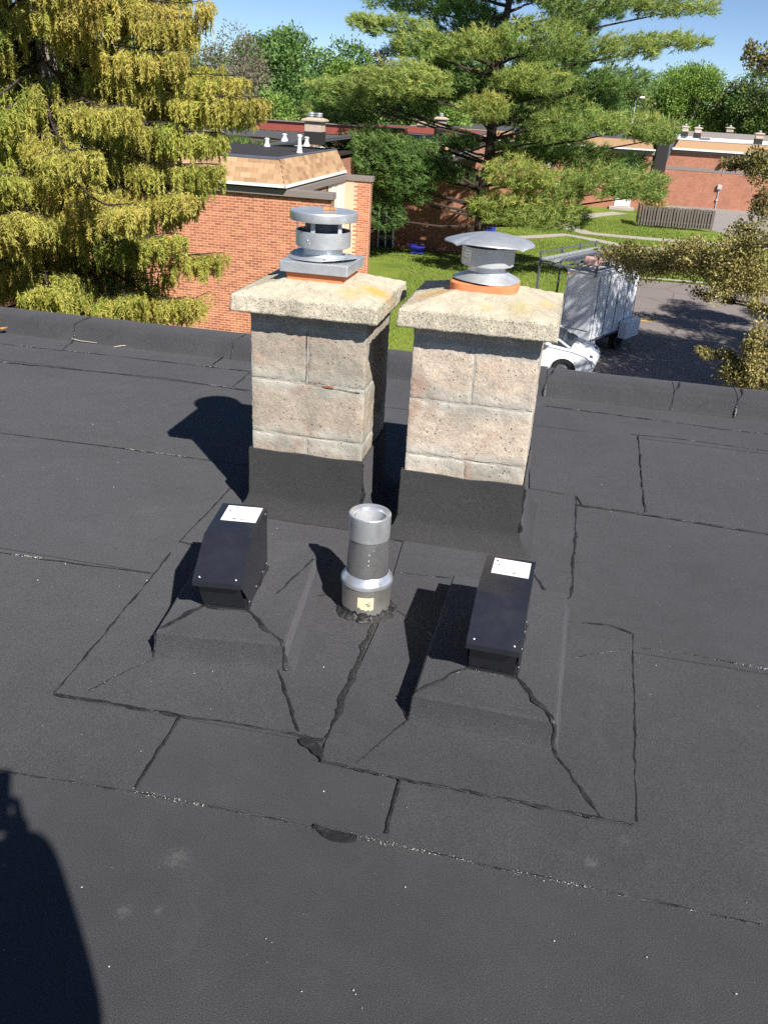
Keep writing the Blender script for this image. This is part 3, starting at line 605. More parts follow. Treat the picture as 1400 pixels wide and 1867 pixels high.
# ------------------------------------------------------------------ chimneys
def chimney(x0, x1, y0, y1, zc, blockmat, capmat_, label, lean=0.0):
    cx_, cy_ = (x0+x1)/2, (y0+y1)/2
    root = empty('chimney', (cx_, cy_, 0), label, 'chimney', 'block chimneys side by side')
    hw, hd = (x1-x0)/2, (y1-y0)/2
    B(-hw+0.0038, hw-0.0038, -hd+0.0038, hd-0.0038, 0.0, zc).build('mortar_core', M['mortar'], root)
    zs = [0.10, 0.335, 0.545, 0.757]
    def blk(xa, xb, ya, yb, za, zb):
        g = 0.0022; c_ = ((xa+xb)/2, (ya+yb)/2, (za+zb)/2)
        a, b, c2 = (xb-xa)/2-g, (yb-ya)/2-g, (zb-za)/2-g
        def f(bm): bm_box(-a, a, -b, b, -c2, c2)(bm)
        me_o = rough_slab(f, 'block', blockmat, root, amp=0.0026, sc_=40, cuts=4, bevel=0.005, loc=c_)
        return me_o
    for k in range(3):
        za, zb = zs[k], zs[k+1]
        if k == 1:   # single block across, sides split
            blk(-hw, hw, -hd, 0, za, zb); blk(-hw, hw, 0, hd, za, zb)
        else:
            blk(-hw, 0, -hd, hd, za, zb); blk(0, hw, -hd, hd, za, zb)
    # bedding course under the crown
    rough_slab(bm_box(-hw+0.002, hw-0.002, -hd+0.002, hd-0.002, -0.021, 0.021), 'bedding_course', blockmat, root, amp=0.002, cuts=5, bevel=0.005, loc=(0, 0, zc-0.0215))
    # thick smeared mortar over the lower joints
    # felt flashing round the foot
    f = 0.008; zf = 0.268
    ring = lambda e, z, y_=0.0: [(-hw-e, -hd-e, z), (hw+e, -hd-e, z), (hw+e, hd+e, z), (-hw-e, hd+e, z)]
    def dens(r4, n=14):
        out = []
        for i in range(4):
            a, b = r4[i], r4[(i+1) % 4]
            for k in range(n):
                t = k/n; p = Vector(a).lerp(Vector(b), t); q = p*7+Vector((x0*5, 0, 0))
                p = p+Vector((0.002*noise.noise(q), 0.002*noise.noise(q+Vector((5, 5, 0))), (0.005 if p.z > 0.2 else 0.0)*noise.noise(q*1.3)))
                out.append(tuple(p))
        return out
    MB().loft([dens(ring(0.062, 0.006)), dens(ring(0.05, 0.011)), dens(ring(0.018, 0.055)), dens(ring(0.0095, 0.085)), dens(ring(f, zf-0.01)), dens(ring(f-0.001, zf)), dens(ring(0.002, zf+0.0005))], False, False, True).build('felt_flashing', M['flashing'], root, sharp=0.9)
    bead([(hw+f, -hd-f, zf-0.006), (hw+f+0.003, -hd-f, 0.15), (hw+f+0.003, -hd-f-0.003, 0.085)], 0.010, 1.0, parent=root, name='corner_bead')
    bead([(-hw-f, -hd-f-0.001, zf-0.02), (-hw-f-0.002, -hd-f-0.001, 0.085)], 0.005, 1.0, parent=root, name='corner_bead')
    # concrete crown
    e0 = 0.048; dy0, dy1 = 0.068, 0.05
    A_ = [(-hw-e0, -hd-dy0), (hw+e0, -hd-dy0), (hw+e0, hd+dy1), (-hw-e0, hd+dy1)]
    def f2(bm):
        r_ = []
        for inset, z in ((0.0, 0.0), (0.004, 0.058), (0.16, 0.104)):
            r_.append([bm.verts.new((x-math.copysign(inset, x), y-math.copysign(inset, y), z)) for x, y in A_])
        bm.faces.new(r_[0][::-1]); bm.faces.new(r_[2])
        for a, b in zip(r_[:-1], r_[1:]):
            for i in range(4): bm.faces.new((a[i], a[(i+1) % 4], b[(i+1) % 4], b[i]))
    rough_slab(f2, 'concrete_crown', capmat_, root, amp=0.0028, sc_=42, cuts=6, bevel=0.011, loc=(0, 0, zc))
    return root, cx_, cy_
chL, lx, ly = chimney(-1.083, -0.650, 2.872, 3.276, 0.800, M['block_L'], M['cap_L'], 'left block chimney topped by a flat round lid cowl on a square metal base')
chR, rx, ry = chimney(-0.485, -0.046, 2.850, 3.262, 0.812, M['block_R'], M['cap_R'], 'right block chimney topped by a wide shallow cone rain cap')
# a crack filled with mortar and a chip of brick on the left chimney face
mb = MB(); bead([(-0.002, -0.204, 0.735), (0.0, -0.204, 0.60), (-0.004, -0.2045, 0.548), (0.09, -0.2045, 0.541), (0.20, -0.2045, 0.534)], 0.0022, 0.6, parent=chL, name='crack')
B(0.062, 0.100, -0.2052, -0.2, 0.5400, 0.5462).build('brick_chip', M['brick'], chL)

# cowl on the left chimney
LX, LY = -0.868-lx, 3.055-ly
def at(o_): return (LX+o_[0], LY+o_[1], o_[2])
def rsq(hw, r_, z, n=6, c=(0, 0), hd=None):
    hd = hd or hw; out = []
    for sx, sy, a0 in ((1, 1, 0), (-1, 1, 90), (-1, -1, 180), (1, -1, 270)):
        for k in range(n+1):
            t = R(a0+90*k/n); out.append((c[0]+sx*(hw-r_)+r_*math.cos(t), c[1]+sy*(hd-r_)+r_*math.sin(t), z))
    return out
MB().loft([rsq(0.107, 0.012, 0.885, c=(LX, LY)), rsq(0.107, 0.012, 0.94, c=(LX, LY))]).build('flue_tile', M['terracotta'], chL)
cw = chL
# square cap box with turned-down rim, slightly dented
MB().loft([rsq(0.124, 0.004, 0.928, 2, (LX, LY)), rsq(0.125, 0.004, 0.962, 2, (LX, LY)), rsq(0.122, 0.004, 0.965, 2, (LX, LY)), rsq(0.03, 0.01, 0.9655, 2, (LX, LY))], False, True).build('square_base_cap', M['galv'], chL, bevel=0.001)
def warp(prof, seg=64, f=None, c=(LX, LY)):
    rings = []
    for r_, z in prof:
        rings.append([(c[0]+r_*math.cos(t), c[1]+r_*math.sin(t), z+(f(r_, t) if f else 0)) for t in [2*math.pi*i/seg for i in range(seg)]])
    return rings
MB().loft(warp([(0.125, 0.9685), (0.124, 0.9700), (0.085, 0.9725), (0.073, 0.976), (0.071, 0.982)], f=lambda r_, t: 0.010*max(0, math.cos(2*(t+0.6)))*max(0, r_-0.08)/0.045 + 0.002*math.sin(3*t)), False, False, True).build('flange', M['galv'], chL, sharp=1.0)
for t in (-1.25, -0.35, 0.6, 2.0):
    MB().lathe([(0.004, 0), (0.0038, 0.002), (0.0001, 0.003)], seg=8).build('screw', M['darkmetal'], chL, loc=(LX+0.100*math.cos(t), LY+0.100*math.sin(t), 0.974))
MB().lathe([(0.070, 0.97), (0.070, 1.02)], c=(LX, LY, 0)).build('neck', M['galv'], chL)
MB().lathe([(0.071, 1.003), (0.094, 1.006), (0.098, 1.009), (0.0985, 1.012), (0.0985, 1.062), (0.096, 1.062), (0.0955, 1.02)], c=(LX, LY, 0)).build('outer_band', M['galv'], chL, sharp=0.5)
MB().lathe([(0.065, 1.01), (0.066, 1.085), (0.0655, 1.098)], c=(LX, LY, 0), seg=32).build('inner_sleeve', M['darkmetal'], chL)
for k in range(6):
    t = 2*math.pi*k/6+0.4
    MB().obox((LX+0.094*math.cos(t), LY+0.094*math.sin(t), 1.075), Vector((-math.sin(t), math.cos(t), 0))*0.008, Vector((math.cos(t), math.sin(t), 0))*0.0008, (0, 0, 0.026)).build('strut', M['galv_dull'], chL)
MB().lathe([(0.116, 1.096), (0.1185, 1.0965), (0.1195, 1.099), (0.1195, 1.124), (0.1175, 1.1275), (0.112, 1.128), (0.05, 1.1305), (0.0005, 1.1315)], c=(LX, LY, 0), seg=96).build('lid', M['galv'], chL, sharp=0.5)
MB().lathe([(0.0005, 1.0965), (0.118, 1.0965)], c=(LX, LY, 0)).build('lid_underside', M['galv_dull'], chL)
# rivets on band
for t in (-1.9, -1.82):
    MB().lathe([(0.004, 0), (0.003, 0.0015), (0.0001, 0.002)], seg=8).build('rivet', M['alu'], chL, loc=(LX+0.0985*math.cos(t), LY+0.0985*math.sin(t), 1.035-0.01*(t > -1.85)), rot=Vector((math.cos(t), math.sin(t), 0)).to_track_quat('Z', 'Y').to_euler())
# dried seed cluster on the lid
dl = MB()
for k in range(9):
    a_ = -0.008+0.005*k; dl.tube([(-0.868+0.012+a_*0.9, 3.03+a_*0.35, 1.133), (-0.868+0.014+a_*0.9+random.uniform(-.006, .006), 3.03+a_*0.35+random.uniform(-.006, .006), 1.138+random.uniform(0, .003)), (-0.868+0.02+a_*0.9, 3.034+a_*0.35, 1.134)], [0.003, 0.004, 0.0015], 5)
tag(dl.build('dried_leaf', M['rustleaf']), 'dried orange seed cluster lying on the flat round chimney lid', 'leaf')

# cowl on the right chimney
RX, RY = -0.275-rx, 3.060-ry
MB().loft([rsq(0.118, 0.06, 0.885, 8, (RX, RY), 0.112), rsq(0.118, 0.06, 0.938, 8, (RX, RY), 0.112), rsq(0.112, 0.055, 0.942, 8, (RX, RY), 0.106)], True, True, True).build('flue_tile', M['terracotta'], chR, sharp=0.7)
MB().loft(warp([(0.118, 0.946), (0.116, 0.949), (0.072, 0.968), (0.066, 0.972)], f=lambda r_, t: 0.003*math.sin(2*t), c=(RX, RY)), False, False, True).build('flange', M['galv'], chR, sharp=1.0)
MB().lathe([(0.066, 0.955), (0.066, 1.0)], c=(RX, RY, 0)).build('neck', M['galv'], chR)
MB().lathe([(0.067, 0.990), (0.088, 0.993), (0.0915, 0.996), (0.092, 1.0), (0.092, 1.056), (0.090, 1.056)], c=(RX, RY, 0), seg=64).build('outer_band', M['galv_dull'], chR, sharp=0.5)
MB().lathe([(0.06, 1.0), (0.06, 1.07)], c=(RX, RY, 0), seg=32).build('inner_sleeve', M['darkmetal'], chR)
n = 6; a0, a1 = R(-160), R(-122)
mb = MB(); gr = [[(RX+0.0927*math.cos(a0+(a1-a0)*i/n), RY+0.0927*math.sin(a0+(a1-a0)*i/n), z) for i in range(n+1)] for z in (1.006, 1.048)]
mb.add(gr[0]+gr[1], [(i, i+1, n+2+i, n+1+i) for i in range(n)], True); lb = mb.build('label', M['galv'], chR)
mb = MB()
for row, (z, h_) in enumerate(((1.040, 0.003), (1.030, 0.002), (1.018, 0.006), (1.010, 0.003))):
    for i in range(7):
        t = a0+(a1-a0)*(0.08+0.12*i); tt = Vector((-math.sin(t), math.cos(t), 0)); mb.obox((RX+0.0932*math.cos(t), RY+0.0932*math.sin(t), z), tt*0.0022*(1 if row != 2 else 0.8), Vector((math.cos(t), math.sin(t), 0))*0.0002, (0, 0, h_/2*(0.6+0.4*((i*7+row) % 3 > 0))))
tag(mb.build('small_print', M['galv_dull'], lb), kind='stuff')
def fold(r_, t):
    # shallow cone with four pressed folds and a wavy rim
    k = 0
    for a_ in (R(-128), R(-38), R(52), R(142)):
        d = (t-a_+math.pi) % (2*math.pi)-math.pi; k += math.exp(-(d/0.10)**2)
    return -0.0075*k*(r_/0.155)**2*(1 if r_ > 0.02 else 0)-0.004*math.cos(2*t+0.5)*(r_/0.155)**2
MB().loft(warp([(0.153, 1.0705), (0.1555, 1.0695), (0.156, 1.0715), (0.154, 1.074), (0.11, 1.086), (0.06, 1.096), (0.02, 1.101), (0.001, 1.102)], seg=120, f=fold, c=(RX, RY)), False, False, True).build('cone_lid', M['galv'], chR, sharp=1.2)
MB().loft(warp([(0.153, 1.0705), (0.08, 1.084), (0.001, 1.090)], seg=96, f=fold, c=(RX, RY)), False, False, True).build('cone_underside', M['galv_dull'], chR)
for k in range(4):
    t = 2*math.pi*k/4+0.5
    MB().obox((RX+0.088*math.cos(t), RY+0.088*math.sin(t), 1.068), Vector((-math.sin(t), math.cos(t), 0))*0.008, Vector((math.cos(t), math.sin(t), 0))*0.0008, (0, 0, 0.022)).build('strut', M['galv_dull'], chR)

# small litter on the roof
def twig(pts, r_, label):
    tag(MB().tube(pts, r_, 5).build('twig', M['twig']), label, 'twig')
twig([(*(-3.095, 4.870), .03), (*(-3.040, 4.837), 0.008), (*(-2.954, 4.807), 0.006), (*(-2.831, 4.804), 0.006)], [0.0035, 0.004, 0.0035, 0.002], 'long pale dry twig lying across the kerb joint at far left')
twig([(*(-2.696, 4.764), 0.005), (*(-2.666, 4.805), 0.006), (*(-2.629, 4.835), 0.005)], [0.002, 0.003, 0.0015], 'short pale dry twig on the roof right of the longer twig')
mb = MB(); c0 = (-3.478, 4.785)
for k in range(6): 
    a_ = k*1.1; mb.obox((c0[0]+0.014*math.cos(a_)*k/3, c0[1]+0.008*math.sin(a_), 0.03+0.002*k), (0.012, 0.003*k-0.006, 0.003), (0.002, 0.008, 0.002), (0, 0, 0.0008))
tag(mb.build('dried_leaf', M['rustleaf']), 'orange brown dry leaves by the roof kerb at the left edge', 'leaf')
# pale grit scattered on the felt
mb = MB()
def speck(x, y, z, s_):
    a_ = random.random()*3; v_ = [(x+s_*math.cos(a_+k*2.1)*random.uniform(.6, 1.1), y+s_*math.sin(a_+k*2.1)*random.uniform(.6, 1.1), z) for k in range(3)]+[(x, y, z+s_*0.9)]
    mb.add(v_, [(0, 1, 3), (1, 2, 3), (2, 0, 3)])
for px_ in [(0.344, 1.224), (-0.199, 1.012), (-0.193, 1.006), (-0.527, 1.954), (-0.824, 1.845), (-0.764, 1.689), (-0.970, 1.858), (-0.869, 1.821), (-0.391, 1.482), (0.144, 1.824), (-0.010, 1.919), (0.211, 1.983), (-0.337, 1.837), (-0.291, 0.986), (-0.796, 1.090), (-0.655, 0.943), (0.085, 5.094), (-1.864, 2.907), (-2.129, 3.503), (-1.686, 2.882), (-1.793, 3.119), (0.280, 3.593), (0.316, 3.314), (0.994, 3.906), (0.164, 1.214), (-0.150, 1.263), (0.429, 2.246), (0.507, 1.187), (-0.939, 2.695), (-0.938, 2.743), (-1.561, 2.142), (-1.226, 2.247), (-0.866, 1.491), (-1.535, 2.265), (-0.175, 0.983), (-0.391, 1.073)]:
    speck(px_[0], px_[1], 0.004, random.uniform(0.0014, 0.0030))
for i in range(900):
    speck(random.uniform(-4, 2.5), random.uniform(0.7, 4.8), 0.0035, random.uniform(0.0005, 0.0013))
for pts, wd, z in seam_lines:
    for q in pebbles_on(pts[:], int(70*math.dist(pts[0], pts[-1])), 0.0035):
        if noise.noise(Vector((q[0]*3.3, q[1]*5, 2.0))) > 0.16: speck(q[0], q[1], z+0.001, random.uniform(0.0006, 0.0020))
tag(mb.build('pale_grit', M['grit']), 'pale specks of grit scattered over the dark felt roof', None, None, 'stuff')
# ------------------------------------------------------------------ ground, lot, paths
G = -5.5
def flat(name, poly, z, mat, kind='structure', label=None, parent=None):
    mb = MB(); mb.prism([tuple(p) for p in poly], z-0.03, z); return tag(mb.build(name, mat, parent), label, None, None, kind)
gm = MB(); gm.add([(-700, -500, G), (700, -500, G), (700, 900, G), (-700, 900, G)], [(0, 1, 2, 3)])
tag(gm.build('ground', M['grass']), 'bright green lawn around the brick townhouses', None, None, 'structure')
lot = flat('parking_lot', [(-2.2, 5.4), (60, 5.4), (60, 42.4), (12, 42.2), (3.3, 41.9), (2.3, 38), (1.4, 33), (-2.2, 31.5)], G+0.004, M['asphalt'], label='dark asphalt parking lot below the roof at right')
flat('paved_yard', [(6.936, 79.478), (15.953, 81.529), (40, 79.9), (40, 57), (11.842, 58.060), (10.826, 58.147), (10.781, 60.626), (9.839, 62.450), (9.228, 64.064), (9.954, 70.400), (7.936, 72.625)], G+0.004, M['asphalt_grey'], label='pale worn asphalt yard in front of the far brick wall')
PATHS = []
def path(pts, wd, z=G+0.006, label='narrow concrete footpath winding over the lawn'):
    L_, R_ = [], []; PATHS.append((pts, wd))
    for i, p in enumerate(pts):
        a = Vector(pts[max(i-1, 0)]); b = Vector(pts[min(i+1, len(pts)-1)]); t = (b-a).normalized(); n_ = Vector((-t.y, t.x))*wd/2
        L_.append(tuple(Vector(p)+n_)); R_.append(tuple(Vector(p)-n_))
    mb = MB(); n = len(pts); mb.add([(x, y, z) for x, y in L_+R_], [(n+i, n+i+1, i+1, i) for i in range(n-1)])
    return tag(mb.build('footpath', M['concrete']), label, None, None, 'structure')
path([(3.311, 70.719), (1.444, 67.816), (0.280, 65.180), (-0.608, 62.213), (-0.170, 58.880), (0.885, 57.098), (2.896, 56.844), (5.206, 56.812), (7.827, 56.999), (11.705, 57.275)], 1.3)
path([(-4.359, 50.948), (-1.847, 53.766), (-0.432, 55.446), (1.057, 54.409), (3.080, 52.662), (6.428, 52.537)], 1.0, G+0.008, 'curved concrete footpath crossing the lawn toward the lot')
flat('kerb', [(3.3, 41.95), (12, 42.25), (60, 42.45), (60, 42.6), (12, 42.4), (3.2, 42.1), (2.15, 38), (1.25, 33.1), (-2.3, 31.65), (-2.3, 31.5), (1.4, 33), (2.3, 38)], G+0.12, M['concrete'], label='concrete kerb edging the asphalt lot').location.z = 0
for k, (a, b) in enumerate((((2.55, 33.35), (3.35, 33.40)), ((2.45, 33.0), (3.5, 33.06)))):
    mb = MB(); mb.add([(a[0], a[1], G+0.009), (b[0], b[1], G+0.009), (b[0], b[1]+0.13, G+0.009), (a[0], a[1]+0.13, G+0.009)], [(0, 1, 2, 3)])
    tag(mb.build('parking_line', M['yellow'], lot))
# grass blades over the nearer lawn
def inpoly(x, y, P):
    c = np.zeros(len(x), bool); j = len(P)-1
    for i in range(len(P)):
        xi, yi = P[i]; xj, yj = P[j]
        c ^= ((yi > y) != (yj > y)) & (x < (xj-xi)*(y-yi)/(yj-yi+1e-12)+xi); j = i
    return c
gx = rng.uniform(-10, 7, 90000); gy = 22+rng.uniform(0, 1, 90000)**0.8*44
keep = ~inpoly(gx, gy, [(-2.4, 5), (60, 5), (60, 42.7), (12, 42.5), (3.1, 42.2), (2.1, 38.1), (1.2, 33.2), (-2.4, 31.7)]) & ~((gx < -6.0) & (gy < 29)) & ~((gx < -4.9) & (gy > 44.5)) & ~((gx<-7.2)&(gy<40.5))
for pts_, wd_ in PATHS:
    for a_, b_ in zip(pts_[:-1], pts_[1:]):
        a_, b_ = np.array(a_), np.array(b_); ab = b_-a_; t_ = np.clip(((gx-a_[0])*ab[0]+(gy-a_[1])*ab[1])/(ab@ab), 0, 1)
        keep &= np.hypot(gx-a_[0]-t_*ab[0], gy-a_[1]-t_*ab[1]) > wd_/2+.03
gx, gy = gx[keep], gy[keep]; n = len(gx)
D_ = np.stack([rng.normal(0, .35, n), rng.normal(0, .35, n), np.ones(n)], 1)
cards('grass', np.stack([gx, gy, np.full(n, G)], 1), D_, rng.uniform(.04, .12, n), rng.uniform(.02, .05, n), rng.uniform(0.3, 1, n)**1.3, leafmat('grass_blades', [(0.0, (0.10, 0.165, 0.03)), (0.5, (0.18, 0.26, 0.045)), (1.0, (0.28, 0.34, 0.07))], 0.3, 0.6, 0.3), kind='stuff', tri=True)['label'] = 'blades of lawn grass between the townhouses'

# ------------------------------------------------------------------ townhouses
def facade(root, x0, x1, y, z0, z1, pieces, limit_box=None):
    """brick facade facing -y. pieces: number of bricks as objects of their own; the rest is one joined part"""
    bw, bh, mj = 0.196, 0.0545, 0.0135
    rows = int((z1-z0)/(bh+mj)); cand = []; rest = []
    for r_ in range(rows):
        z = z1-(r_+1)*(bh+mj)+mj/2; off = 0 if r_ % 2 else (bw+mj)/2
        x = x1-off
        if off: (rest if True else cand).append((x+mj/2, x1-0.001, y-0.002, y+0.02, z, z+bh))
        while x-bw-mj > x0:
            cand.append((x-bw-mj/2, x-mj/2, y-0.002+random.uniform(-.001, .001), y+0.02, z, z+bh)); x -= bw+mj
    if limit_box:
        inb = lambda b: limit_box[0] < b[0] < limit_box[1] and limit_box[2] < b[4] < limit_box[3]
        pick = [b for b in cand if inb(b)]; random.shuffle(pick); pick.sort(key=lambda b: -b[1]*0.2+abs(b[4]-limit_box[3])); pick = set(pick[:pieces])
    else: pick = set()
    me = MB().box(-bw/2, bw/2, -0.011, 0.011, -bh/2, bh/2).mesh('brick'); me.materials.append(M['brick'])
    for b in cand:
        if b in pick:
            o = bpy.data.objects.new('brick', me); COL.objects.link(o); o.parent = root
            o.location = ((b[0]+b[1])/2, (b[2]+b[3])/2, (b[4]+b[5])/2)
        else: rest.append(b)
    if rest: joined_boxes('brickwork', rest, M['brick'], root, 'stuff')
def townhouse(loc, label, near, left=14.0, depth=17.5):
    """origin at the outer front corner of the wing wall on the ground"""
    r_ = empty('brick_townhouse', loc, label, 'townhouse', 'flat roofed brick townhouses')
    zt = 4.53     # top of the brick
    wl, wr = 0.0, 0.0
    xe = -1.15    # recessed side wall
    # walls
    if near:
        B(-left, xe, 0.012, 0.25, 0, zt).build('wall', M['pale_mortar'], r_); B(xe, 0, 0.012, 0.25, 0, zt).build('wing_wall', M['pale_mortar'], r_)
        facade(r_, -left, -0.0, 0.012, 0, zt, 240, (-4.7, 0, 1.0, zt))
        B(xe-0.25, xe, 0.25, 3.6, 0, zt).build('side_wall', M['brick_far'], r_)
        B(xe, -0.3, 5.75, 5.95, 0, zt).build('rear_wing_wall', M['pale_mortar'], r_)
        rr_ = empty('rear_pier', (0, 0, 0)); rr_.parent = r_
        facade(rr_, xe+0.25, -0.32, 5.75, 0, zt, 50, (xe, 0, 2.2, zt))
    else:
        B(-left, 0, 0.0, 0.25, 0, zt).build('wall', M['brick_far'], r_)
        B(xe-0.25, xe, 0.25, 3.6, 0, zt).build('side_wall', M['brick_far'], r_)
        B(xe, -0.3, 5.75, 5.95, 0, zt).build('rear_wing_wall', M['brick_far'], r_)
    B(xe-0.24, xe-0.01, 3.6, 5.75, 0, zt-0.02).build('cream_panel', M['cream'], r_)
    B(xe-0.01, xe+0.02, 3.64, 3.72, 0, zt-0.02).build('drainpipe', M['dark_trim'], r_)
    for yy in (4.3, 5.0, 5.62): B(xe-0.01, xe+0.015, yy, yy+0.06, 0, zt-0.02).build('panel_batten', M['white'], r_)
    B(0.0, 0.012, -0.0, 0.25, 0, zt).build('wing_end', M['brick_far'], r_); B(-0.3, -0.288, 5.74, 5.95, 0, zt).build('wing_end', M['brick_far'], r_)
    x2 = xe-2.6 if near else xe-0.26
    B(x2-0.26, x2, 5.96, depth, 0, zt).build('side_wall', M['brick_far'], r_)
    if near: B(x2, xe-0.26, 5.70, 5.95, 0, zt).build('return_wall', M['brick_far'], r_)
    B(-left, x2-0.26, depth-0.25, depth, 0, zt).build('rear_wall', M['brick_far'], r_)
    B(-left, -left+0.25, 0.26, depth-0.26, 0, zt).build('party_wall', M['brick_far'], r_)
    # beams
    B(-left-0.05, 0.05, -0.09, 0.28, zt+0.002, zt+0.17).build('front_beam', M['grey_trim'], r_, bevel=0.01)
    B(xe-0.27, xe+0.08, 0.281, 5.70, zt+0.004, zt+0.168).build('side_beam', M['grey_trim'], r_, bevel=0.01)
    B(xe-0.27, -0.24, 5.701, 6.0, zt+0.002, zt+0.17).build('rear_beam', M['grey_trim'], r_, bevel=0.01)
    B(-left, x2+0.1, 5.961, depth, zt+0.172, zt+0.26).build('soffit', M['dark_trim'], r_); B(-left, xe-0.05, -0.02, 5.96, zt+0.172, zt+0.26).build('soffit', M['dark_trim'], r_)
    xs = xe+0.0; yf = -0.2
    # mansard with shingles
    zb, zr = zt+0.27, zt+0.86
    fo, so_ = 0.42, 0.26
    yb = 5.9
    MB().loft([[(-left, yf, zb), (xs-0.04, yf, zb), (xs-0.04, yb, zb), (-left, yb, zb)], [(-left, yf+fo, zr), (xs-0.04-so_, yf+fo, zr), (xs-0.04-so_, yb-0.2, zr), (-left, yb-0.2, zr)]]).build('mansard_core', M['dark_trim'], r_)
    rows = 5 if near else 4
    def shingle_row(p0, p1, upv, nrm, k, n_rows, slant0, slant1):
        # p0->p1 bottom line, upv slope vector
        out = []
        a = p0+upv*(k/n_rows)+slant0*(k/n_rows); b = p1+upv*(k/n_rows)+slant1*(k/n_rows)
        L_ = (b-a).length; t = (b-a)/L_; x = -(0.15 if k % 2 else 0.0)
        while x < L_:
            xa, xb = max(0, x)+0.004, min(L_, x+0.30)-0.004; x += 0.30
            if xb-xa < 0.03: continue
            out.append((a+t*(xa+xb)/2, t, (xb-xa)/2))
        return out
    h_ = zr-zb
    fronts = []
    for k in range(rows):
        upF = Vector((0, fo, h_)); nF = Vector((0, -h_, fo)).normalized()
        fronts += [(c, t, w2, upF, nF) for c, t, w2 in shingle_row(Vector((-left, yf, zb)), Vector((xs-0.04, yf, zb)), upF, nF, k, rows, Vector((0, 0, 0)), Vector((-so_, 0, 0)))]
        upS = Vector((-so_, 0, h_)); nS = Vector((h_, 0, so_)).normalized()
        fronts += [(c, t, w2, upS, nS) for c, t, w2 in shingle_row(Vector((xs-0.04, yf, zb)), Vector((xs-0.04, yb, zb)), upS, nS, k, rows, Vector((0, fo, 0)), Vector((0, -0.2, 0)))]
    rest = MB(); rn = []
    meshes = {}
    for c, t, w2, upv, nr in fronts:
        u_ = upv.normalized(); hl = upv.length/rows/2
        cc = c+u_*(hl)+nr*(0.012+random.uniform(0, 0.003))
        if near and c.x > -5.5:
            key = round(w2, 3)
            if key not in meshes: meshes[key] = MB().box(-w2, w2, -hl*1.04, hl*0.98, -0.006, 0.006).mesh('shingle'); meshes[key].materials.append(M['shingle'])
            o = bpy.data.objects.new('shingle', meshes[key]); COL.objects.link(o); o.parent = r_
            o.matrix_local = Matrix(((t.x, u_.x, nr.x, cc.x), (t.y, u_.y, nr.y, cc.y), (t.z, u_.z, nr.z, cc.z), (0, 0, 0, 1))) if t.cross(u_).dot(nr) > 0 else Matrix(((-t.x, u_.x, nr.x, cc.x), (-t.y, u_.y, nr.y, cc.y), (-t.z, u_.z, nr.z, cc.z), (0, 0, 0, 1)))
        else:
            rest.obox(cc, t*w2, u_*hl, nr*0.006); rn += [random.random()]*6
    me = rest.mesh('shingle'); a = me.attributes.new('rnd', 'FLOAT', 'FACE'); a.data.foreach_set('value', rn); tag(link('shingles', me, M['shingle'], r_), kind='stuff')
    B(-left, xs-0.02, yf-0.05, yf, zb-0.05, zb+0.02).build('gutter', M['white'], r_)
    B(xs-0.04, xs+0.01, yf-0.05, yb, zb-0.052, zb+0.018).build('gutter', M['white'], r_)
    # flat roof with kerb
    B(-left, xs-0.05-so_, yf+fo, 5.7, zr-0.10, zr-0.02).build('roof', M['roof_far'], r_)
    B(-left, x2, 5.701, depth, zr-0.10, zr-0.021).build('roof', M['roof_far'], r_)
    B(-left, xs-0.03-so_, yf+fo-0.04, yf+fo+0.12, zr-0.018, zr+0.05).build('roof_kerb', M['darkmetal'], r_, bevel=0.01)
    B(x2-0.13, x2+0.01, 5.75, depth, zr-0.018, zr+0.05).build('roof_kerb', M['darkmetal'], r_, bevel=0.01); B(xs-0.16-so_, xs-0.028-so_, yf+fo+0.122, 5.74, zr-0.018, zr+0.052).build('roof_kerb', M['darkmetal'], r_, bevel=0.01)
    return r_, zr
A_, zrA = townhouse((-6.2, 22.5, G), 'near brick townhouse at left with tan shingle mansard, partly behind the drooping spruce', True)
Bt, zrB = townhouse((-5.12, 44.7, G-0.22), 'middle brick townhouse behind the pine with tree shadows on its wall', False, left=10, depth=24)
# back of A's roof: dark and red upstands, puddle, pipes, chimneys
B(-14+0.0, -8.6, 17.35, 17.6, zrA, zrA+0.34).build('rear_upstand', M['dark_trim'], A_)
B(-8.59, -1.5, 17.3, 17.58, zrA, zrA+0.38).build('rear_upstand', M['red_metal'], A_)
B(-8.6, -1.5, 17.2, 17.7, zrA+0.385, zrA+0.42).build('coping', M['grey_trim'], A_)
pud = []
for i in range(40):
    t = 2*math.pi*i/40; rr_ = 1+0.25*noise.noise(Vector((math.cos(t)*1.5, math.sin(t)*1.5, 2)))
    pud.append((-11.9+2.5*rr_*math.cos(t), 30.3+2.9*rr_*math.sin(t)))
mb = MB(); mb.add([(x, y, G+zrA-0.014) for x, y in pud], [tuple(range(40))])
tag(mb.build('rain_puddle', M['puddle']), 'rain puddle mirroring trees on the flat roof at left', 'puddle')
ZR = G+zrA-0.02
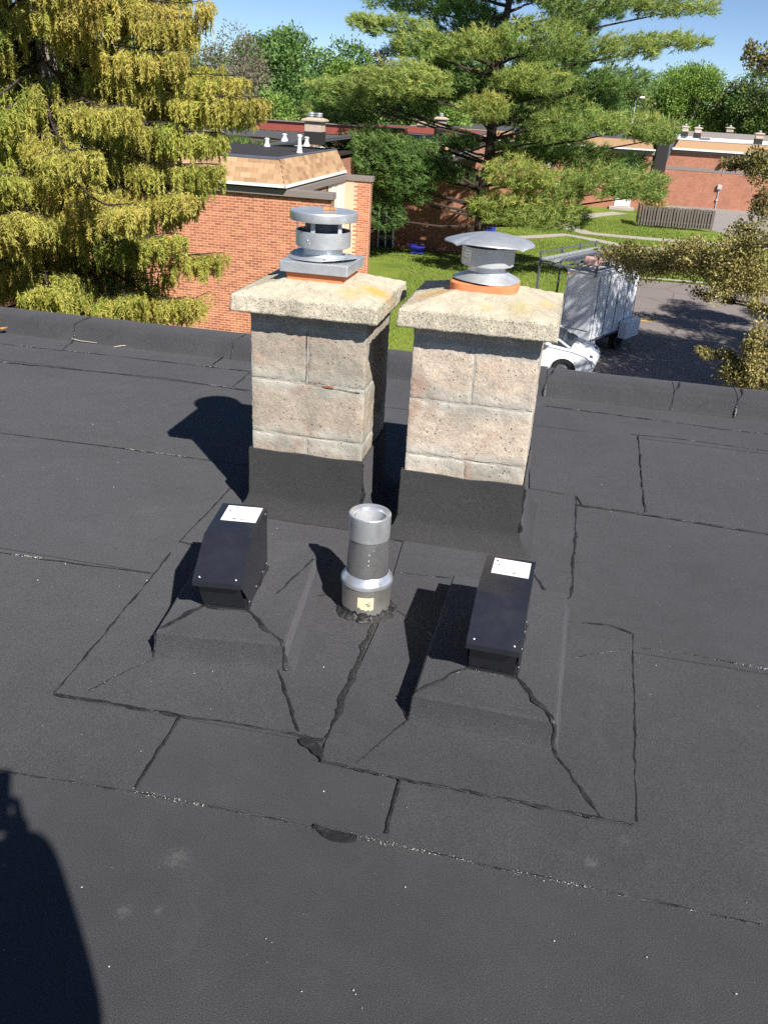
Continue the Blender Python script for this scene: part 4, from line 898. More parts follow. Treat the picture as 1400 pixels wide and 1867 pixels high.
def roof_chimney(x, y, z, h, wd, label, two=True, name='roof_chimney'):
    r_ = empty(name, (x, y, z), label, 'chimney', 'chimneys on the flat roofs beyond')
    B(-wd/2, wd/2, -wd/2, wd/2, 0, h*0.45).build('felt_foot', M['rubber'], r_)
    B(-wd/2+.012, wd/2-.012, -wd/2+.012, wd/2-.012, h*0.45, h*0.80).build('stack', M['chim_far'], r_)
    e = wd*0.14
    MB().loft([[(-wd/2-e, -wd/2-e, h*0.8), (wd/2+e, -wd/2-e, h*0.8), (wd/2+e, wd/2+e, h*0.8), (-wd/2-e, wd/2+e, h*0.8)], [(-wd/2-e, -wd/2-e, h*0.86), (wd/2+e, -wd/2-e, h*0.86), (wd/2+e, wd/2+e, h*0.86), (-wd/2-e, wd/2+e, h*0.86)], [(-wd/3, -wd/3, h*0.93), (wd/3, -wd/3, h*0.93), (wd/3, wd/3, h*0.93), (-wd/3, wd/3, h*0.93)]]).build('crown', M['chim_far'], r_, bevel=0.01)
    for sx in ((-1, 1) if two else (0,)):
        MB().lathe([(wd*0.11, h*0.93), (wd*0.11, h*0.97), (wd*0.2, h*0.97), (wd*0.2, h*1.02), (wd*0.12, h*1.02), (wd*0.12, h*1.05), (wd*0.22, h*1.05), (wd*0.21, h*1.09), (0.001, h*1.10)], c=(sx*wd*0.23, 0, 0), seg=14).build('cowl', M['galv'], r_)
    return r_
roof_chimney(*(-9.245, 31.181), ZR, 0.92, 0.60, 'chimney with twin cowls rising from the black foot on the puddled roof')
roof_chimney(*(-10.989, 26.364), ZR, 0.85, 0.50, 'chimney on the left roof half hidden by spruce sprays', False)
def pipe(x, y, h, label, r_=0.06):
    p_ = empty('white_vent_pipe', (x, y, ZR), label, 'vent pipe', 'white vent pipes on the left flat roof')
    MB().lathe([(r_*1.9, 0), (r_*1.5, 0.05), (r_*1.25, 0.10), (r_*1.2, h*0.45)], seg=14).build('foot', M['pipe_white'], p_)
    MB().lathe([(r_, h*0.4), (r_, h*0.9), (r_*1.35, h*0.9), (r_*1.35, h), (0.001, h+0.02)], seg=14).build('pipe', M['pipe_white'], p_)
pipe(*(-9.836, 27.869), 0.25, 'short white pipe at the edge of the roof puddle, leftmost of the vent pipes')
pipe(*(-10.707, 32.247), 0.22, 'small white pipe farthest back on the puddled roof', 0.07)
pipe(*(-8.159, 25.951), 0.50, 'tallest white vent pipe near the shingle edge', 0.055)
pipe(*(-9.153, 29.899), 0.27, 'white vent pipe just left of the twin cowl chimney', 0.065)
ZB = G-0.22+zrB-0.02
roof_chimney(*(-8.108, 52.118), ZB, 1.08, 0.60, 'chimney seen just left of the pine trunk on the red roof', False)
roof_chimney(*(-9.962, 56.448), ZB, 0.88, 0.5, 'smaller chimney left of the one by the pine trunk', False)
B(-8, -1.5, 9.5, 9.8, zrB, zrB+0.3).build('red_upstand', M['red_metal'], Bt); B(-7.9, -1.6, 9.81, 20, zrB-0.019, zrB+0.02).build('red_roofing', M['red_metal'], Bt)
# door glazing in the shade beside the middle townhouse
gd = empty('patio_door', (-9.35, 44.60, G), 'pale framed glazed door in deep shade left of the middle brick wall', 'door')
B(-0.36, 0.36, -0.02, 0.02, 0.05, 2.1).build('glass', M['glass'], gd)
for a in ((-0.42, -0.36), (0.36, 0.42), (-0.03, 0.03)): B(a[0], a[1], -0.05, 0.03, 0.0, 2.15).build('frame', M['white'], gd)
B(-0.42, 0.42, -0.05, 0.03, 2.151, 2.22).build('frame', M['white'], gd)
def bin_(x, y, s_, label, rz):
    r_ = empty('recycling_box', (x, y, G), label, 'box', 'blue boxes near the middle townhouse', rz=rz)
    MB().loft([[(-.3*s_, -.2*s_, 0), (.3*s_, -.2*s_, 0), (.3*s_, .2*s_, 0), (-.3*s_, .2*s_, 0)], [(-.36*s_, -.26*s_, .36*s_), (.36*s_, -.26*s_, .36*s_), (.36*s_, .26*s_, .36*s_), (-.36*s_, .26*s_, .36*s_)]]).build('tub', M['bluebin'], r_, bevel=0.02)
    mb = MB()
    for b in ((-.39, .39, -.29, -.25), (-.39, .39, .25, .29), (-.39, -.35, -.249, .249), (.35, .39, -.249, .249)): mb.box(*[q*s_ for q in b], .33*s_, .375*s_)
    mb.build('rim', M['bluebin'], r_)
bin_(*(-7.502, 43.623), 1.0, 'blue recycling box on the grass by the shaded brick wall', 0.2)
bin_(*(-4.946, 53.499), 1.0, 'blue box just above the cone rain cap, beyond the wall corner', -0.4)

# far row: wall with window and door
Cr = empty('far_row_house', (0, 74, G), 'far brick row house with a dark upper window and white door beyond the pine', 'house')
B(-14, 2.93, 0, 0.3, 0, 4.05).build('wall', M['brick_far'], Cr); B(4.62, 5.2, 0, 0.3, 0, 4.05).build('wall', M['brick_far'], Cr)
B(2.931, 4.619, 0, 0.3, 0, 2.78).build('wall', M['brick_far'], Cr)
wn = B(2.95, 4.60, 0.10, 0.14, 2.85, 4.0).build('window', M['glass'], Cr)
for a in ((2.935, 3.10, 2.8, 4.04), (4.53, 4.615, 2.8, 4.04)): B(a[0], a[1], -0.03, 0.09, a[2], a[3]).build('frame', M['cream'] if a[0] < 3 else M['dark_trim'], wn)
B(3.10, 4.53, -0.05, 0.09, 2.79, 2.87).build('sill', M['white'], wn)
B(-14.1, 5.3, -0.12, 0.2, 4.055, 4.30).build('front_beam', M['grey_trim'], Cr)
B(-14.1, 5.25, -0.3, 0.4, 4.301, 4.39).build('soffit', M['dark_trim'], Cr)
B(-14.1, 5.3, -0.38, -0.30, 4.36, 4.46).build('gutter', M['white'], Cr)
MB().loft([[(-14, -0.3, 4.40), (5.2, -0.3, 4.40), (5.2, 18, 4.40), (-14, 18, 4.40)], [(-14, 0.2, 5.05), (4.9, 0.2, 5.05), (4.9, 17.6, 5.05), (-14, 17.6, 5.05)]]).build('mansard', M['shingle'], Cr)
B(-14, 4.8, 0.3, 17.4, 5.055, 5.10).build('roof', M['roof_far'], Cr)
dr = B(3.02, 3.98, -0.03, -0.001, 0.2, 2.15).build('door', M['white'], Cr)
B(2.90, 3.01, -0.05, -0.001, 0.1, 2.25).build('frame', M['white'], dr); B(3.99, 4.10, -0.05, -0.001, 0.1, 2.25).build('frame', M['white'], dr)
B(3.25, 3.75, -0.04, -0.031, 1.2, 1.9).build('glass', M['glass'], dr)
B(2.5, 4.4, -1.3, -0.06, 0, 0.17).build('step', M['concrete'], Cr)
B(-3.6, -2.2, -0.05, -0.002, 2.6, 3.9).build('white_panel', M['white'], Cr)
B(5.0, 5.2, 0.31, 18, 0, 4.05).build('side_wall', M['brick_far'], Cr); B(5.6, 6.5, 2.5, 2.7, 0, 5.0).build('gap_shade_wall', M['rubber'], Cr)  # wall across the gap borrows the rubber black to paint in deep shade
# far long brick wall at right
Dw = empty('far_brick_building', (6.6, 80, G), 'long windowless brick building at far right with a dark band and white roof', 'building')
B(0, 34, 0, 0.3, 0, 2.80).build('wall', M['brick_far'], Dw); B(0, 34, 0, 0.3, 3.061, 4.12).build('upper_wall', M['brick_far'], Dw)
B(-0.005, 34, -0.02, 0.3, 2.801, 3.06).build('dark_band', M['grey_trim'], Dw)
B(0, 0.3, 0.301, 24, 0, 4.12).build('side_wall', M['rubber'], Dw)  # sunless side: its shade is put into the colour with the rubber black
B(-0.08, 34, -0.12, 0.3, 4.125, 4.30).build('front_beam', M['grey_trim'], Dw); B(-0.05, 34, -0.1, 24, 4.301, 4.37).build('soffit', M['dark_trim'], Dw)
B(0.45, 34, -0.42, -0.3, 4.36, 4.50).build('gutter', M['white'], Dw)
MB().loft([[(0.5, -0.3, 4.375), (34, -0.3, 4.375), (34, 24, 4.375), (0.5, 24, 4.375)], [(0.9, 0.35, 5.05), (34, 0.35, 5.05), (34, 23.5, 5.05), (0.9, 23.5, 5.05)]]).build('mansard', M['shingle'], Dw)
B(0.95, 34, 0.45, 23.4, 5.052, 5.10).build('roof', M['white_roof'], Dw)
B(0.92, 34, 0.36, 0.44, 5.052, 5.12).build('roof_kerb', M['grey_trim'], Dw)
MB().loft([[(-0.35, -0.25, 3.0), (0.1, -0.25, 3.0), (0.1, 0.0, 3.0), (-0.35, 0.0, 3.0)], [(0.15, -0.3, 4.9), (0.55, -0.3, 4.9), (0.55, 0.2, 4.9), (0.15, 0.2, 4.9)]]).build('corner_downpipe', M['darkmetal'], Dw)
for (x0, x1, y0, y1) in ((3.1, 3.9, 5, 5.8), (8.6, 9.6, 2.2, 3.0), (1.6, 2.0, 6, 6.5), (12, 13, 6, 7)):
    B(x0, x1, y0, y1, 5.105, 5.25).build('roof_hatch', M['darkmetal'], Dw)
B(2.5, 34, 15, 15.4, 5.105, 5.6).build('rear_upstand', M['grey_trim'], Dw)
fl = empty('wall_lamp', (11.26, 79.9, -1.95), 'dark floodlight with conduit high on the far brick wall', 'lamp')
MB().loft([[(-.22, -.35, -.1), (.16, -.35, -.1), (.16, -.05, -.14), (-.22, -.05, -.14)], [(-.16, -.28, .12), (.1, -.28, .12), (.14, -.05, .14), (-.18, -.05, .14)]]).build('lamp_head', M['dark_trim'], fl, bevel=.02)
MB().tube([(.0, -.1, .1), (.12, -.06, .32), (.25, .05, .30)], .02).build('bracket', M['galv'], fl); MB().tube([(.18, .06, .25), (.14, .06, -.95)], .025).build('conduit', M['galv'], fl)
mbx = empty('meter_box', (11.38, 79.9, -3.78), 'grey electric meter box and conduit on the far brick wall', 'meter box')
B(-.17, .17, -.14, .09, -.18, .18).build('box', M['galv_dull'], mbx, bevel=.02)
MB().tube([(0, .04, -.18), (.02, .04, -1.70)], .04).build('conduit', M['galv_dull'], mbx); B(-.07, .07, -.05, .09, -1.1, -.95).build('clamp', M['galv_dull'], mbx)
for px_, lab in ((((9.051, 92.901)), 'leftmost of the small chimneys on the white far roof'), (((9.851, 89.474)), 'second small chimney from the left on the white far roof'), (((14.979, 106.504)), 'small chimney farthest back on the white far roof'), (((13.926, 81.858)), 'largest and rightmost chimney on the white far roof')):
    roof_chimney(px_[0], px_[1], -0.40, 1.02 if px_[1] > 88 else 0.95, 0.75 if px_[1] > 95 else 0.6, lab, False)
roof_chimney(*(5.695, 96.665), -0.45, 1.0, 0.7, 'squat chimney beyond the pine tip left of the white roof', False)
# lamp post far off
lp = empty('street_lamp', (4.15, 96, G), 'tall pale street lamp rising beside the trees behind the houses', 'street lamp')
MB().tube([(0, 0, 0), (0.02, 0, 4), (0.06, 0, 8.0)], [.11, .09, .06], 8).build('pole', M['galv'], lp)
MB().tube([(0.06, 0, 7.9), (0.2, -.2, 8.25), (0.5, -.5, 8.3)], .04).build('arm', M['galv'], lp)
MB().loft([[(.35, -.75, 8.2), (.85, -.75, 8.2), (.85, -.45, 8.2), (.35, -.45, 8.2)], [(.42, -.7, 8.36), (.8, -.7, 8.36), (.8, -.5, 8.38), (.42, -.5, 8.38)]]).build('lamp_head', M['white'], lp, bevel=.03)
# weathered board fence
fa, fb = Vector((4.33, 62.7, G)), Vector((9.02, 62.95, G))
fn = empty('board_fence', tuple(fa), 'short weathered grey board fence standing on the far lawn', 'fence')
nb = 25; ft = (fb-fa)/nb
bmsh = MB().box(-0.058, 0.058, -0.012, 0.012, 0.16, 1.38)
me = bmsh.mesh('board'); me.materials.append(M['fencewood'])
for i in range(nb):
    o = bpy.data.objects.new('board', me); COL.objects.link(o); o.parent = fn
    o.location = tuple(ft*(i+0.5)+Vector((0, -0.05-0.02*(i % 2), random.uniform(-.04, .04)))); o.rotation_euler = (random.uniform(-.01, .01), random.uniform(-.025, .025), 0.05)
for i in range(nb-1):
    o = bpy.data.objects.new('board', me); COL.objects.link(o); o.parent = fn
    o.location = tuple(ft*(i+1.0)+Vector((0, 0.05, random.uniform(-.03, .03)))); o.rotation_euler = (0, random.uniform(-.02, .02), 0.05)
for z in (0.45, 1.18): MB().obox(ft*nb/2+Vector((0, 0, z)), ft*nb/2, (0, .02, 0), (0, 0, .045)).build('rail', M['fencewood'], fn)
for i in range(4): MB().obox(ft*nb*i/3+Vector((0, .07, .68)), (.045, 0, 0), (0, .045, 0), (0, 0, .68)).build('post', M['fencewood'], fn)
f2 = empty('side_fence', tuple(fa+Vector((-.12, .1, 0))), 'dark side fence running back from the board fence', 'fence')
for i in range(9): B(-.012, .012, i*.3, i*.3+.22, .1, 1.35+random.uniform(-.03, .03)).build('board', M['fencewood'], f2)
B(.013, .05, 0, 2.7, .5, .58).build('rail', M['fencewood'], f2)

# ------------------------------------------------------------------ vehicles in the lot
th = math.atan2(-.894, -.447)
tr = empty('service_truck', (0.95, 26.3, G), 'white service body truck with loaded ladder rack, dappled with tree shade', 'truck', rz=th)
# local x: toward the front, y: to the far side (negative y is our side) -> width runs to -y
def tb(n_, *a, m='truckwhite', bevel=.02, p=tr): return B(*a).build(n_, M[m], p, bevel=bevel)
tb('cabinet', -3.0, 0, -1.05, 0, 0.62, 2.62); tb('cabinet_roof', -3.03, 0.03, -1.08, 0.03, 2.625, 2.68)
tb('lower_panel', -0.5, -.02, -1.0, -.03, .30, .615, m='galv_dull'); tb('door_panel', -0.02+.021, 0.018, -0.98, -0.10, 0.95, 2.50)
for k in range(4): tb('side_door', -0.75-k*.72, -0.09-k*.72, 0.001, 0.016, 0.85, 2.5)
for k in range(5): tb('door_seam', -0.085-k*.72, -0.06-k*.72, 0.001, 0.004, 0.7, 2.55, m='rubber', bevel=0)
tb('trim_strip', -2.99, -0.01, 0.001, 0.02, 0.64, 0.70, m='darkmetal', bevel=0); tb('trim_strip', -2.99, -0.01, 0.001, 0.022, 2.56, 2.61, m='galv', bevel=0)
for y_ in (-.92, -.13): tb('marker_lamp', 0.02, 0.035, y_-.05, y_+.05, 2.54, 2.58, m='rustleaf', bevel=0)
for k in range(4): tb('latch', -0.14-k*.72, -0.11-k*.72, 0.017, 0.03, 1.55, 1.68, m='darkmetal', bevel=.004)
tb('tool_box', -2.95, -1.95, 0.035, 0.32, 0.45, 1.0); tb('tray', -3.0, 0, -1.95, -1.06, 0.75, 0.85, m='darkmetal'); tb('tray_side', -3.0, 0, -1.99, -1.955, 0.75, 1.15)
tb('chassis', -3.1, -0.55, -1.6, -.35, .35, .60, m='darkmetal')
rk = empty('ladder_rack', (0, 0, 0)); rk.parent = tr
mb = MB()
for x in (0.35, -1.0, -2.2, -3.3):
    mb.obox((x, -.89, 2.76), (.025, 0, 0), (0, .95, 0), (0, 0, .025)); mb.obox((x, -1.82, 1.85), (.025, 0, 0), (0, .025, 0), (0, 0, 1.0)); mb.obox((x, 0.04, 2.80), (.025, 0, 0), (0, .025, 0), (0, 0, .14)); mb.obox((x, -1.82, 2.98), (.025, 0, 0), (0, .025, 0), (0, 0, .12))
for y in (-1.82, -1.4, -.95, -.5, 0.02): mb.obox((-1.5, y, 2.80), (1.95, 0, 0), (0, .022, 0), (0, 0, .022))
mb.obox((-1.5, -1.82, 1.55), (1.9, 0, 0), (0, .022, 0), (0, 0, .022)); mb.obox((-1.5, -1.82, 3.06), (1.95, 0, 0), (0, .02, 0), (0, 0, .02))
mb.build('bars', M['darkmetal'], rk)
def ladder(y, z, x0, x1, wd, label, mat='alu'):
    l_ = MB()
    for s_ in (-1, 1): l_.obox(((x0+x1)/2, y+s_*wd/2, z), ((x1-x0)/2, 0, 0), (0, .02, 0), (0, 0, .045))
    k = x0+.15
    while k < x1: l_.obox((k, y, z), (.018, 0, 0), (0, wd/2-.021, 0), (0, 0, .018)); k += .3
    o = l_.build('ladder', M[mat]); o.matrix_world = Matrix.Translation((0.95, 26.3, G)) @ Matrix.Rotation(th, 4, 'Z'); tag(o, label, 'ladder', 'ladders on the truck rack')
ladder(-1.5, 2.89, -3.6, 0.45, .42, 'long metal ladder lying on the far side of the truck rack', 'galv'); ladder(-.30, 2.87, -3.4, -0.75, .30, 'narrow metal ladder on our side of the truck rack behind the cartons', 'galv'); ladder(-.98, 2.90, -3.5, 0.2, .40, 'dark ladder lying along the middle of the truck rack', 'darkmetal')
mw = Matrix.Translation((0.95, 26.3, G)) @ Matrix.Rotation(th, 4, 'Z')
for (x, y, s_, lab) in ((-.35, -.42, .26, 'crumpled pinkish carton at the front of the truck rack'), (-1.75, -.5, .22, 'pinkish carton farther back on the truck rack')):
    o = MB().loft([[(x-s_, y-s_*.7, 2.83), (x+s_, y-s_*.8, 2.83), (x+s_*.9, y+s_*.7, 2.83), (x-s_, y+s_*.8, 2.83)], [(x-s_*.8, y-s_*.6, 3.03), (x+s_*.9, y-s_*.7, 3.09), (x+s_*.7, y+s_*.6, 3.01), (x-s_*.9, y+s_*.7, 3.07)]]).build('carton', M['brownbox'], bevel=.02); o.matrix_world = mw; tag(o, lab, 'box')
def wheel(p, parent, r_=.36, side=1):
    w_ = MB().lathe([(r_*.62, -.1), (r_*.95, -.11), (r_, -.07), (r_, .07), (r_*.95, .11), (r_*.62, .10)], seg=28).build('tyre', M['rubber'])
    hub = empty('wheel', p, rz=0); hub.parent = parent; hub.rotation_euler = (R(90), 0, 0); w_.parent = hub
    MB().lathe([(.001, .06*side), (r_*.2, .07*side), (r_*.25, .05*side), (r_*.5, .04*side), (r_*.61, .09*side), (r_*.63, -.08*side)], seg=28).build('rim', M['darkmetal'], hub)
for p in ((-2.3, -.14, .36), (-2.3, -1.8, .36)): wheel(p, tr)
# truck cab beyond the body end
tb('hitch', -.0, .5, -1.0, -.9, .4, .5, m='darkmetal')
# white car parked in front of it
cr = empty('parked_car', (-0.91, 25.03, G), 'white car parked in front of the service truck, seen past the right chimney', 'car', rz=R(-8))
def arc(cx, r_):
    return [(cx+r_*math.cos(math.pi*k/10), .30+r_*math.sin(math.pi*k/10)) for k in range(11)]
out = [(-2.10, .34)]+arc(-1.3, .37)[::-1]+arc(1.32, .37)[::-1]+[(2.10, .34), (2.13, .50), (2.06, .68), (1.90, .80), (1.50, .90), (1.0, .95), (.2, .99), (-.9, 1.0), (-1.6, 1.0), (-2.0, .94), (-2.12, .75)]
def side(y, dz, k): return [(x*k, y, z-dz*max(0, (z-.5))/.5) for x, z in out]
MB().loft([side(-.80, .07, .96), side(-.86, .035, .99), side(-.865, .0, 1.0)][::1]+[side(-.84, -.0, 1.0)] if False else [side(-.845, .05, .985), side(-.865, .028, .995), side(-.80, .0, 1.0), side(-.30, -.02, 1.0), side(.30, -.02, 1.0), side(.80, .0, 1.0), side(.865, .028, .995), side(.845, .05, .985)], True, True, True).build('body', M['truckwhite'], cr, sharp=.5)
B(1.95, 2.10, -.78, .78, .30, .46).build('bumper', M['darkmetal'], cr, bevel=.03)
cb = [(-1.75, 1.0, .74), (-1.15, 1.42, .62), (-.3, 1.48, .60), (.45, 1.43, .60), (1.42, .93, .74)]
MB().loft([[(x, -w_*1.12, .95), (x, w_*1.12, .95), (x, w_*.9, z), (x, -w_*.9, z)] if z > 1.01 else [(x, -w_, z-.03), (x, w_, z-.03), (x, w_, z), (x, -w_, z)] for x, z, w_ in cb], True, True, True).build('window', M['glass'], cr, sharp=.5)
MB().loft([[(x, -w_*.92, z), (x, w_*.92, z), (x, w_*.88, z+.035), (x, -w_*.88, z+.035)] for x, z, w_ in [(-1.15, 1.41, .6), (-.3, 1.47, .6), (.35, 1.42, .6)]], True, True, True).build('car_roof', M['truckwhite'], cr, sharp=.6)
for s_ in (-1, 1):
    MB().tube([(1.40, s_*.72, .94), (.45, s_*.56, 1.43)], .03).build('pillar', M['truckwhite'], cr); MB().tube([(-.35, s_*.76, 1.0), (-.35, s_*.58, 1.46)], .035).build('pillar', M['truckwhite'], cr); MB().tube([(-1.75, s_*.76, 1.0), (-1.15, s_*.58, 1.42)], .05).build('pillar', M['truckwhite'], cr)
    MB().lathe([(.001, .1), (.08, .06), (.1, 0), (.06, -.05), (.001, -.06)], c=(.8, s_*.92, 1.02), seg=12).build('wing_mirror', M['truckwhite'], cr)
    MB().loft([[(1.85, s_*.55, .62), (1.85, s_*.78, .62), (1.85, s_*.76, .76), (1.85, s_*.5, .78)], [(2.08, s_*.5, .62), (2.03, s_*.70, .62), (1.98, s_*.70, .74), (2.04, s_*.5, .76)]]).build('headlight', M['glass'], cr, bevel=.01)
    B(-.4, -.38, s_*.862-.003, s_*.862+.003, .35, .95).build('door_gap', M['rubber'], cr)
    for x in (-1.3, 1.32): wheel((x, s_*.74, .34), cr, .33, -s_)

# ------------------------------------------------------------------ trees
def limb(mb, pts, r0_, r1_, seg=7):
    n = len(pts); mb.tube(pts, [r0_+(r1_-r0_)*i/(n-1) for i in range(n)], seg)
def wander(a, b, n, amp):
    a, b = Vector(a), Vector(b); s_ = random.random()*99
    return [a.lerp(b, i/n)+Vector((noise.noise(Vector((i*.5, s_, 0))), noise.noise(Vector((i*.5, s_, 7))), .5*noise.noise(Vector((i*.5, s_, 3)))))*amp*math.sin(math.pi*i/n) for i in range(n+1)]
def deciduous(top, rad, mat, label, n=9000, leaf=.26, zlow=-4.0, trunk='bark_grey', twiggy=False, squash=1.0):
    tx, ty, tz = top; r_ = empty('broadleaf_tree', (tx, ty, G), label, 'tree', 'broadleaf trees behind the houses')
    zc = (tz+zlow)/2; hz = (tz-zlow)/2
    P, D = [], []
    nl = 26; lob = []
    for i in range(nl):
        v = rng.normal(size=3); v /= np.linalg.norm(v); q = rng.uniform(.35, .80)
        c = np.array([v[0]*rad*q, v[1]*rad*q*.8, zc-G+v[2]*hz*q]); lob.append((c, rad*rng.uniform(.24, .42)))
    lob.append((np.array([0, 0, tz-G-rad*.3]), rad*.30))
    for c, lr in lob:
        k = int(n/len(lob)); v = rng.normal(size=(k, 3)); v /= np.linalg.norm(v, axis=1, keepdims=True)
        v[:, 2] = np.where(rng.random(k) < .6, np.abs(v[:, 2]), v[:, 2])
        rr_ = lr*(rng.uniform(.55, 1.0, k)**.5)*(1+.28*np.sin(v[:, 0]*7+c[0])*np.sin(v[:, 1]*6+c[1]*2)+.15*rng.normal(size=k))
        P.append(c+v*rr_[:, None]*np.array([1, 1, .85])); D.append(v+rng.normal(size=(k, 3))*.75+np.array([0, 0, .15]))
    P = np.concatenate(P); D = np.concatenate(D); k = len(P)
    rnd = np.clip(.45+.22*rng.normal(size=k)+.12*np.sin(P[:, 0]*1.7+P[:, 2]*1.3), 0, 1)
    cards('crown', P, D, leaf*rng.uniform(.6, 1.25, k), leaf*.62*rng.uniform(.7, 1.2, k), rnd, M[mat], r_)
    mb = MB(); ctop = (0, 0, zc-G+hz*.5); limb(mb, wander((0, 0, 0), ctop, 8, .5), rad*.09, rad*.02, 8)
    for c, lr in lob: 
        z0 = random.uniform(.25, .6)*(zc-G); limb(mb, wander((0, 0, z0), tuple(c), 5, .6), rad*.035, rad*.008, 5)
    if twiggy:
        for i in range(420):
            c, lr = lob[i % nl]; v = rng.normal(size=3); v /= np.linalg.norm(v); v[2] = abs(v[2])*.8
            limb(mb, wander(tuple(c), tuple(c+v*lr*rng.uniform(.9, 1.5)), 4, .4), rad*.006, rad*.002, 3)
    mb.build('trunk', M[trunk], r_)
for top, rad, mat, lab, n, leaf, zl, tw in [
 ((-21.367, 54.951, 5.071), 3.4, 'leaf_grey', 'grey brown budding tree with bare twigs between the spruce and the green trees', 7000, .15, -3.5, True),
 ((-21.137, 63.142, 5.278), 4.2, 'leaf_mid', 'tallest dark green broadleaf tree right of the grey budding tree', 22000, .24, -4.0, False),
 ((-19.678, 67.497, 4.403), 3.6, 'leaf_mid', 'broad green tree filling the gap left of the pine, middle of the clump', 16000, .24, -4, False),
 ((-18.134, 71.868, 5.079), 4.0, 'leaf_mid', 'rough topped green tree partly behind the left pine boughs', 16000, .24, -4, False),
 ((-15.925, 60.073, 3.622), 2.6, 'leaf_bright', 'lighter green tree just left of the pine boughs', 11000, .22, -4, False),
 ((-16.295, 47.781, 1.411), 2.6, 'leaf_bright', 'bright yellow green bushy tree just behind the puddled roof', 16000, .18, -4.5, False),
 ((-17.798, 46.473, 0.878), 1.9, 'leaf_bright', 'small bright bush at the left end of the puddled roof', 9000, .16, -4.5, False),
 ((-14.713, 48.085, 0.525), 1.6, 'leaf_bright', 'low bright shrub in front of the green trees beside the twin cowl chimney', 7000, .15, -4.5, False),
 ((-17.354, 76.091, 4.822), 2.6, 'leaf_dark', 'dark purplish tree showing between the pine boughs', 8000, .24, -3, False),
 ((-26.300, 58.075, 3.381), 4.5, 'leaf_mid', 'green tree seen through gaps at the right of the spruce', 14000, .24, -4, False),
 ((-34.664, 64.611, 5.276), 5.5, 'leaf_mid', 'green tree mostly hidden behind the spruce', 9000, .28, -4, False),
 ((-43.104, 68.077, 4.490), 5.5, 'leaf_olive', 'olive tree mostly hidden behind the spruce at the left edge', 7000, .28, -4, False),
 ((-14.083, 80.795, 4.473), 5.0, 'leaf_bright', 'green tree behind the pine trunk, left side', 12000, .28, -4, False),
 ((-11.167, 94.595, 6.643), 6.0, 'leaf_mid', 'green tree behind the pine trunk, centre', 12000, .30, -4, False),
 ((-4.936, 100.887, 5.779), 6.5, 'leaf_olive', 'olive green tree behind the right boughs of the pine', 14000, .30, -4, False),
 ((0.261, 106.979, 4.959), 5.5, 'leaf_mid', 'dark green tree beside the street lamp', 16000, .28, -4, False),
 ((4.892, 115.000, 4.008), 4.0, 'leaf_olive', 'loose olive tree right of the street lamp', 11000, .28, -4, False),
 ((11.300, 122.344, 7.228), 5.8, 'leaf_bright', 'big round bright green tree above the white roof', 30000, .28, -4, False),
 ((16.780, 121.363, 5.796), 4.0, 'leaf_olive', 'dull olive tree right of the big round bright one', 14000, .26, -4, False),
 ((18.968, 117.710, 7.153), 4.5, 'leaf_mid', 'green tree at the right edge behind the white roof', 12000, .28, -4, False),
 ((22.295, 116.314, 8.236), 6.0, 'leaf_olive', 'tree beyond the right edge of the white roof', 9000, .32, -4, False)]:
    deciduous(top, rad, mat, lab, n, leaf, zl, twiggy=tw)
wood_n = 26000
wx = rng.uniform(-130, 110, wood_n); wy = 150+rng.uniform(-12, 18, wood_n)+np.abs(wx)*.05
wz = G+rng.uniform(0, 1, wood_n)**.7*(9.5+2.0*np.sin(wx*.21)+1.3*np.sin(wx*.53+1))
cards('far_woods', np.stack([wx, wy, wz], 1), rng.normal(size=(wood_n, 3))+[0, -.4, .5], rng.uniform(.8, 1.6, wood_n), rng.uniform(.5, 1.0, wood_n), rng.uniform(0, 1, wood_n), M['leaf_mid'], kind='stuff')['label'] = 'distant belt of green woods along the horizon'
# shrub at the corner of the far wall
sh = empty('shrub', (*(6.098, 74.853), G), 'pale yellow flowering shrub by the corner of the far brick wall', 'shrub')
n = 1500; v = rng.normal(size=(n, 3)); v /= np.linalg.norm(v, axis=1, keepdims=True); v[:, 2] = np.abs(v[:, 2])
cards('foliage', v*rng.uniform(.5, 1, (n, 1))*np.array([.9, .7, 1.3]), v+rng.normal(size=(n, 3))*.6, .2, .13, rng.uniform(.4, 1, n), leafmat('pale_yellow_leaves', [(0, (.20, .20, .05)), (.6, (.50, .38, .16)), (1, (.62, .48, .24))]), sh)
mb = MB()
for k in range(6): limb(mb, wander((0, 0, 0), (random.uniform(-.5, .5), random.uniform(-.4, .4), .9), 4, .1), .025, .008, 4)
mb.build('stem', M['bark'], sh)

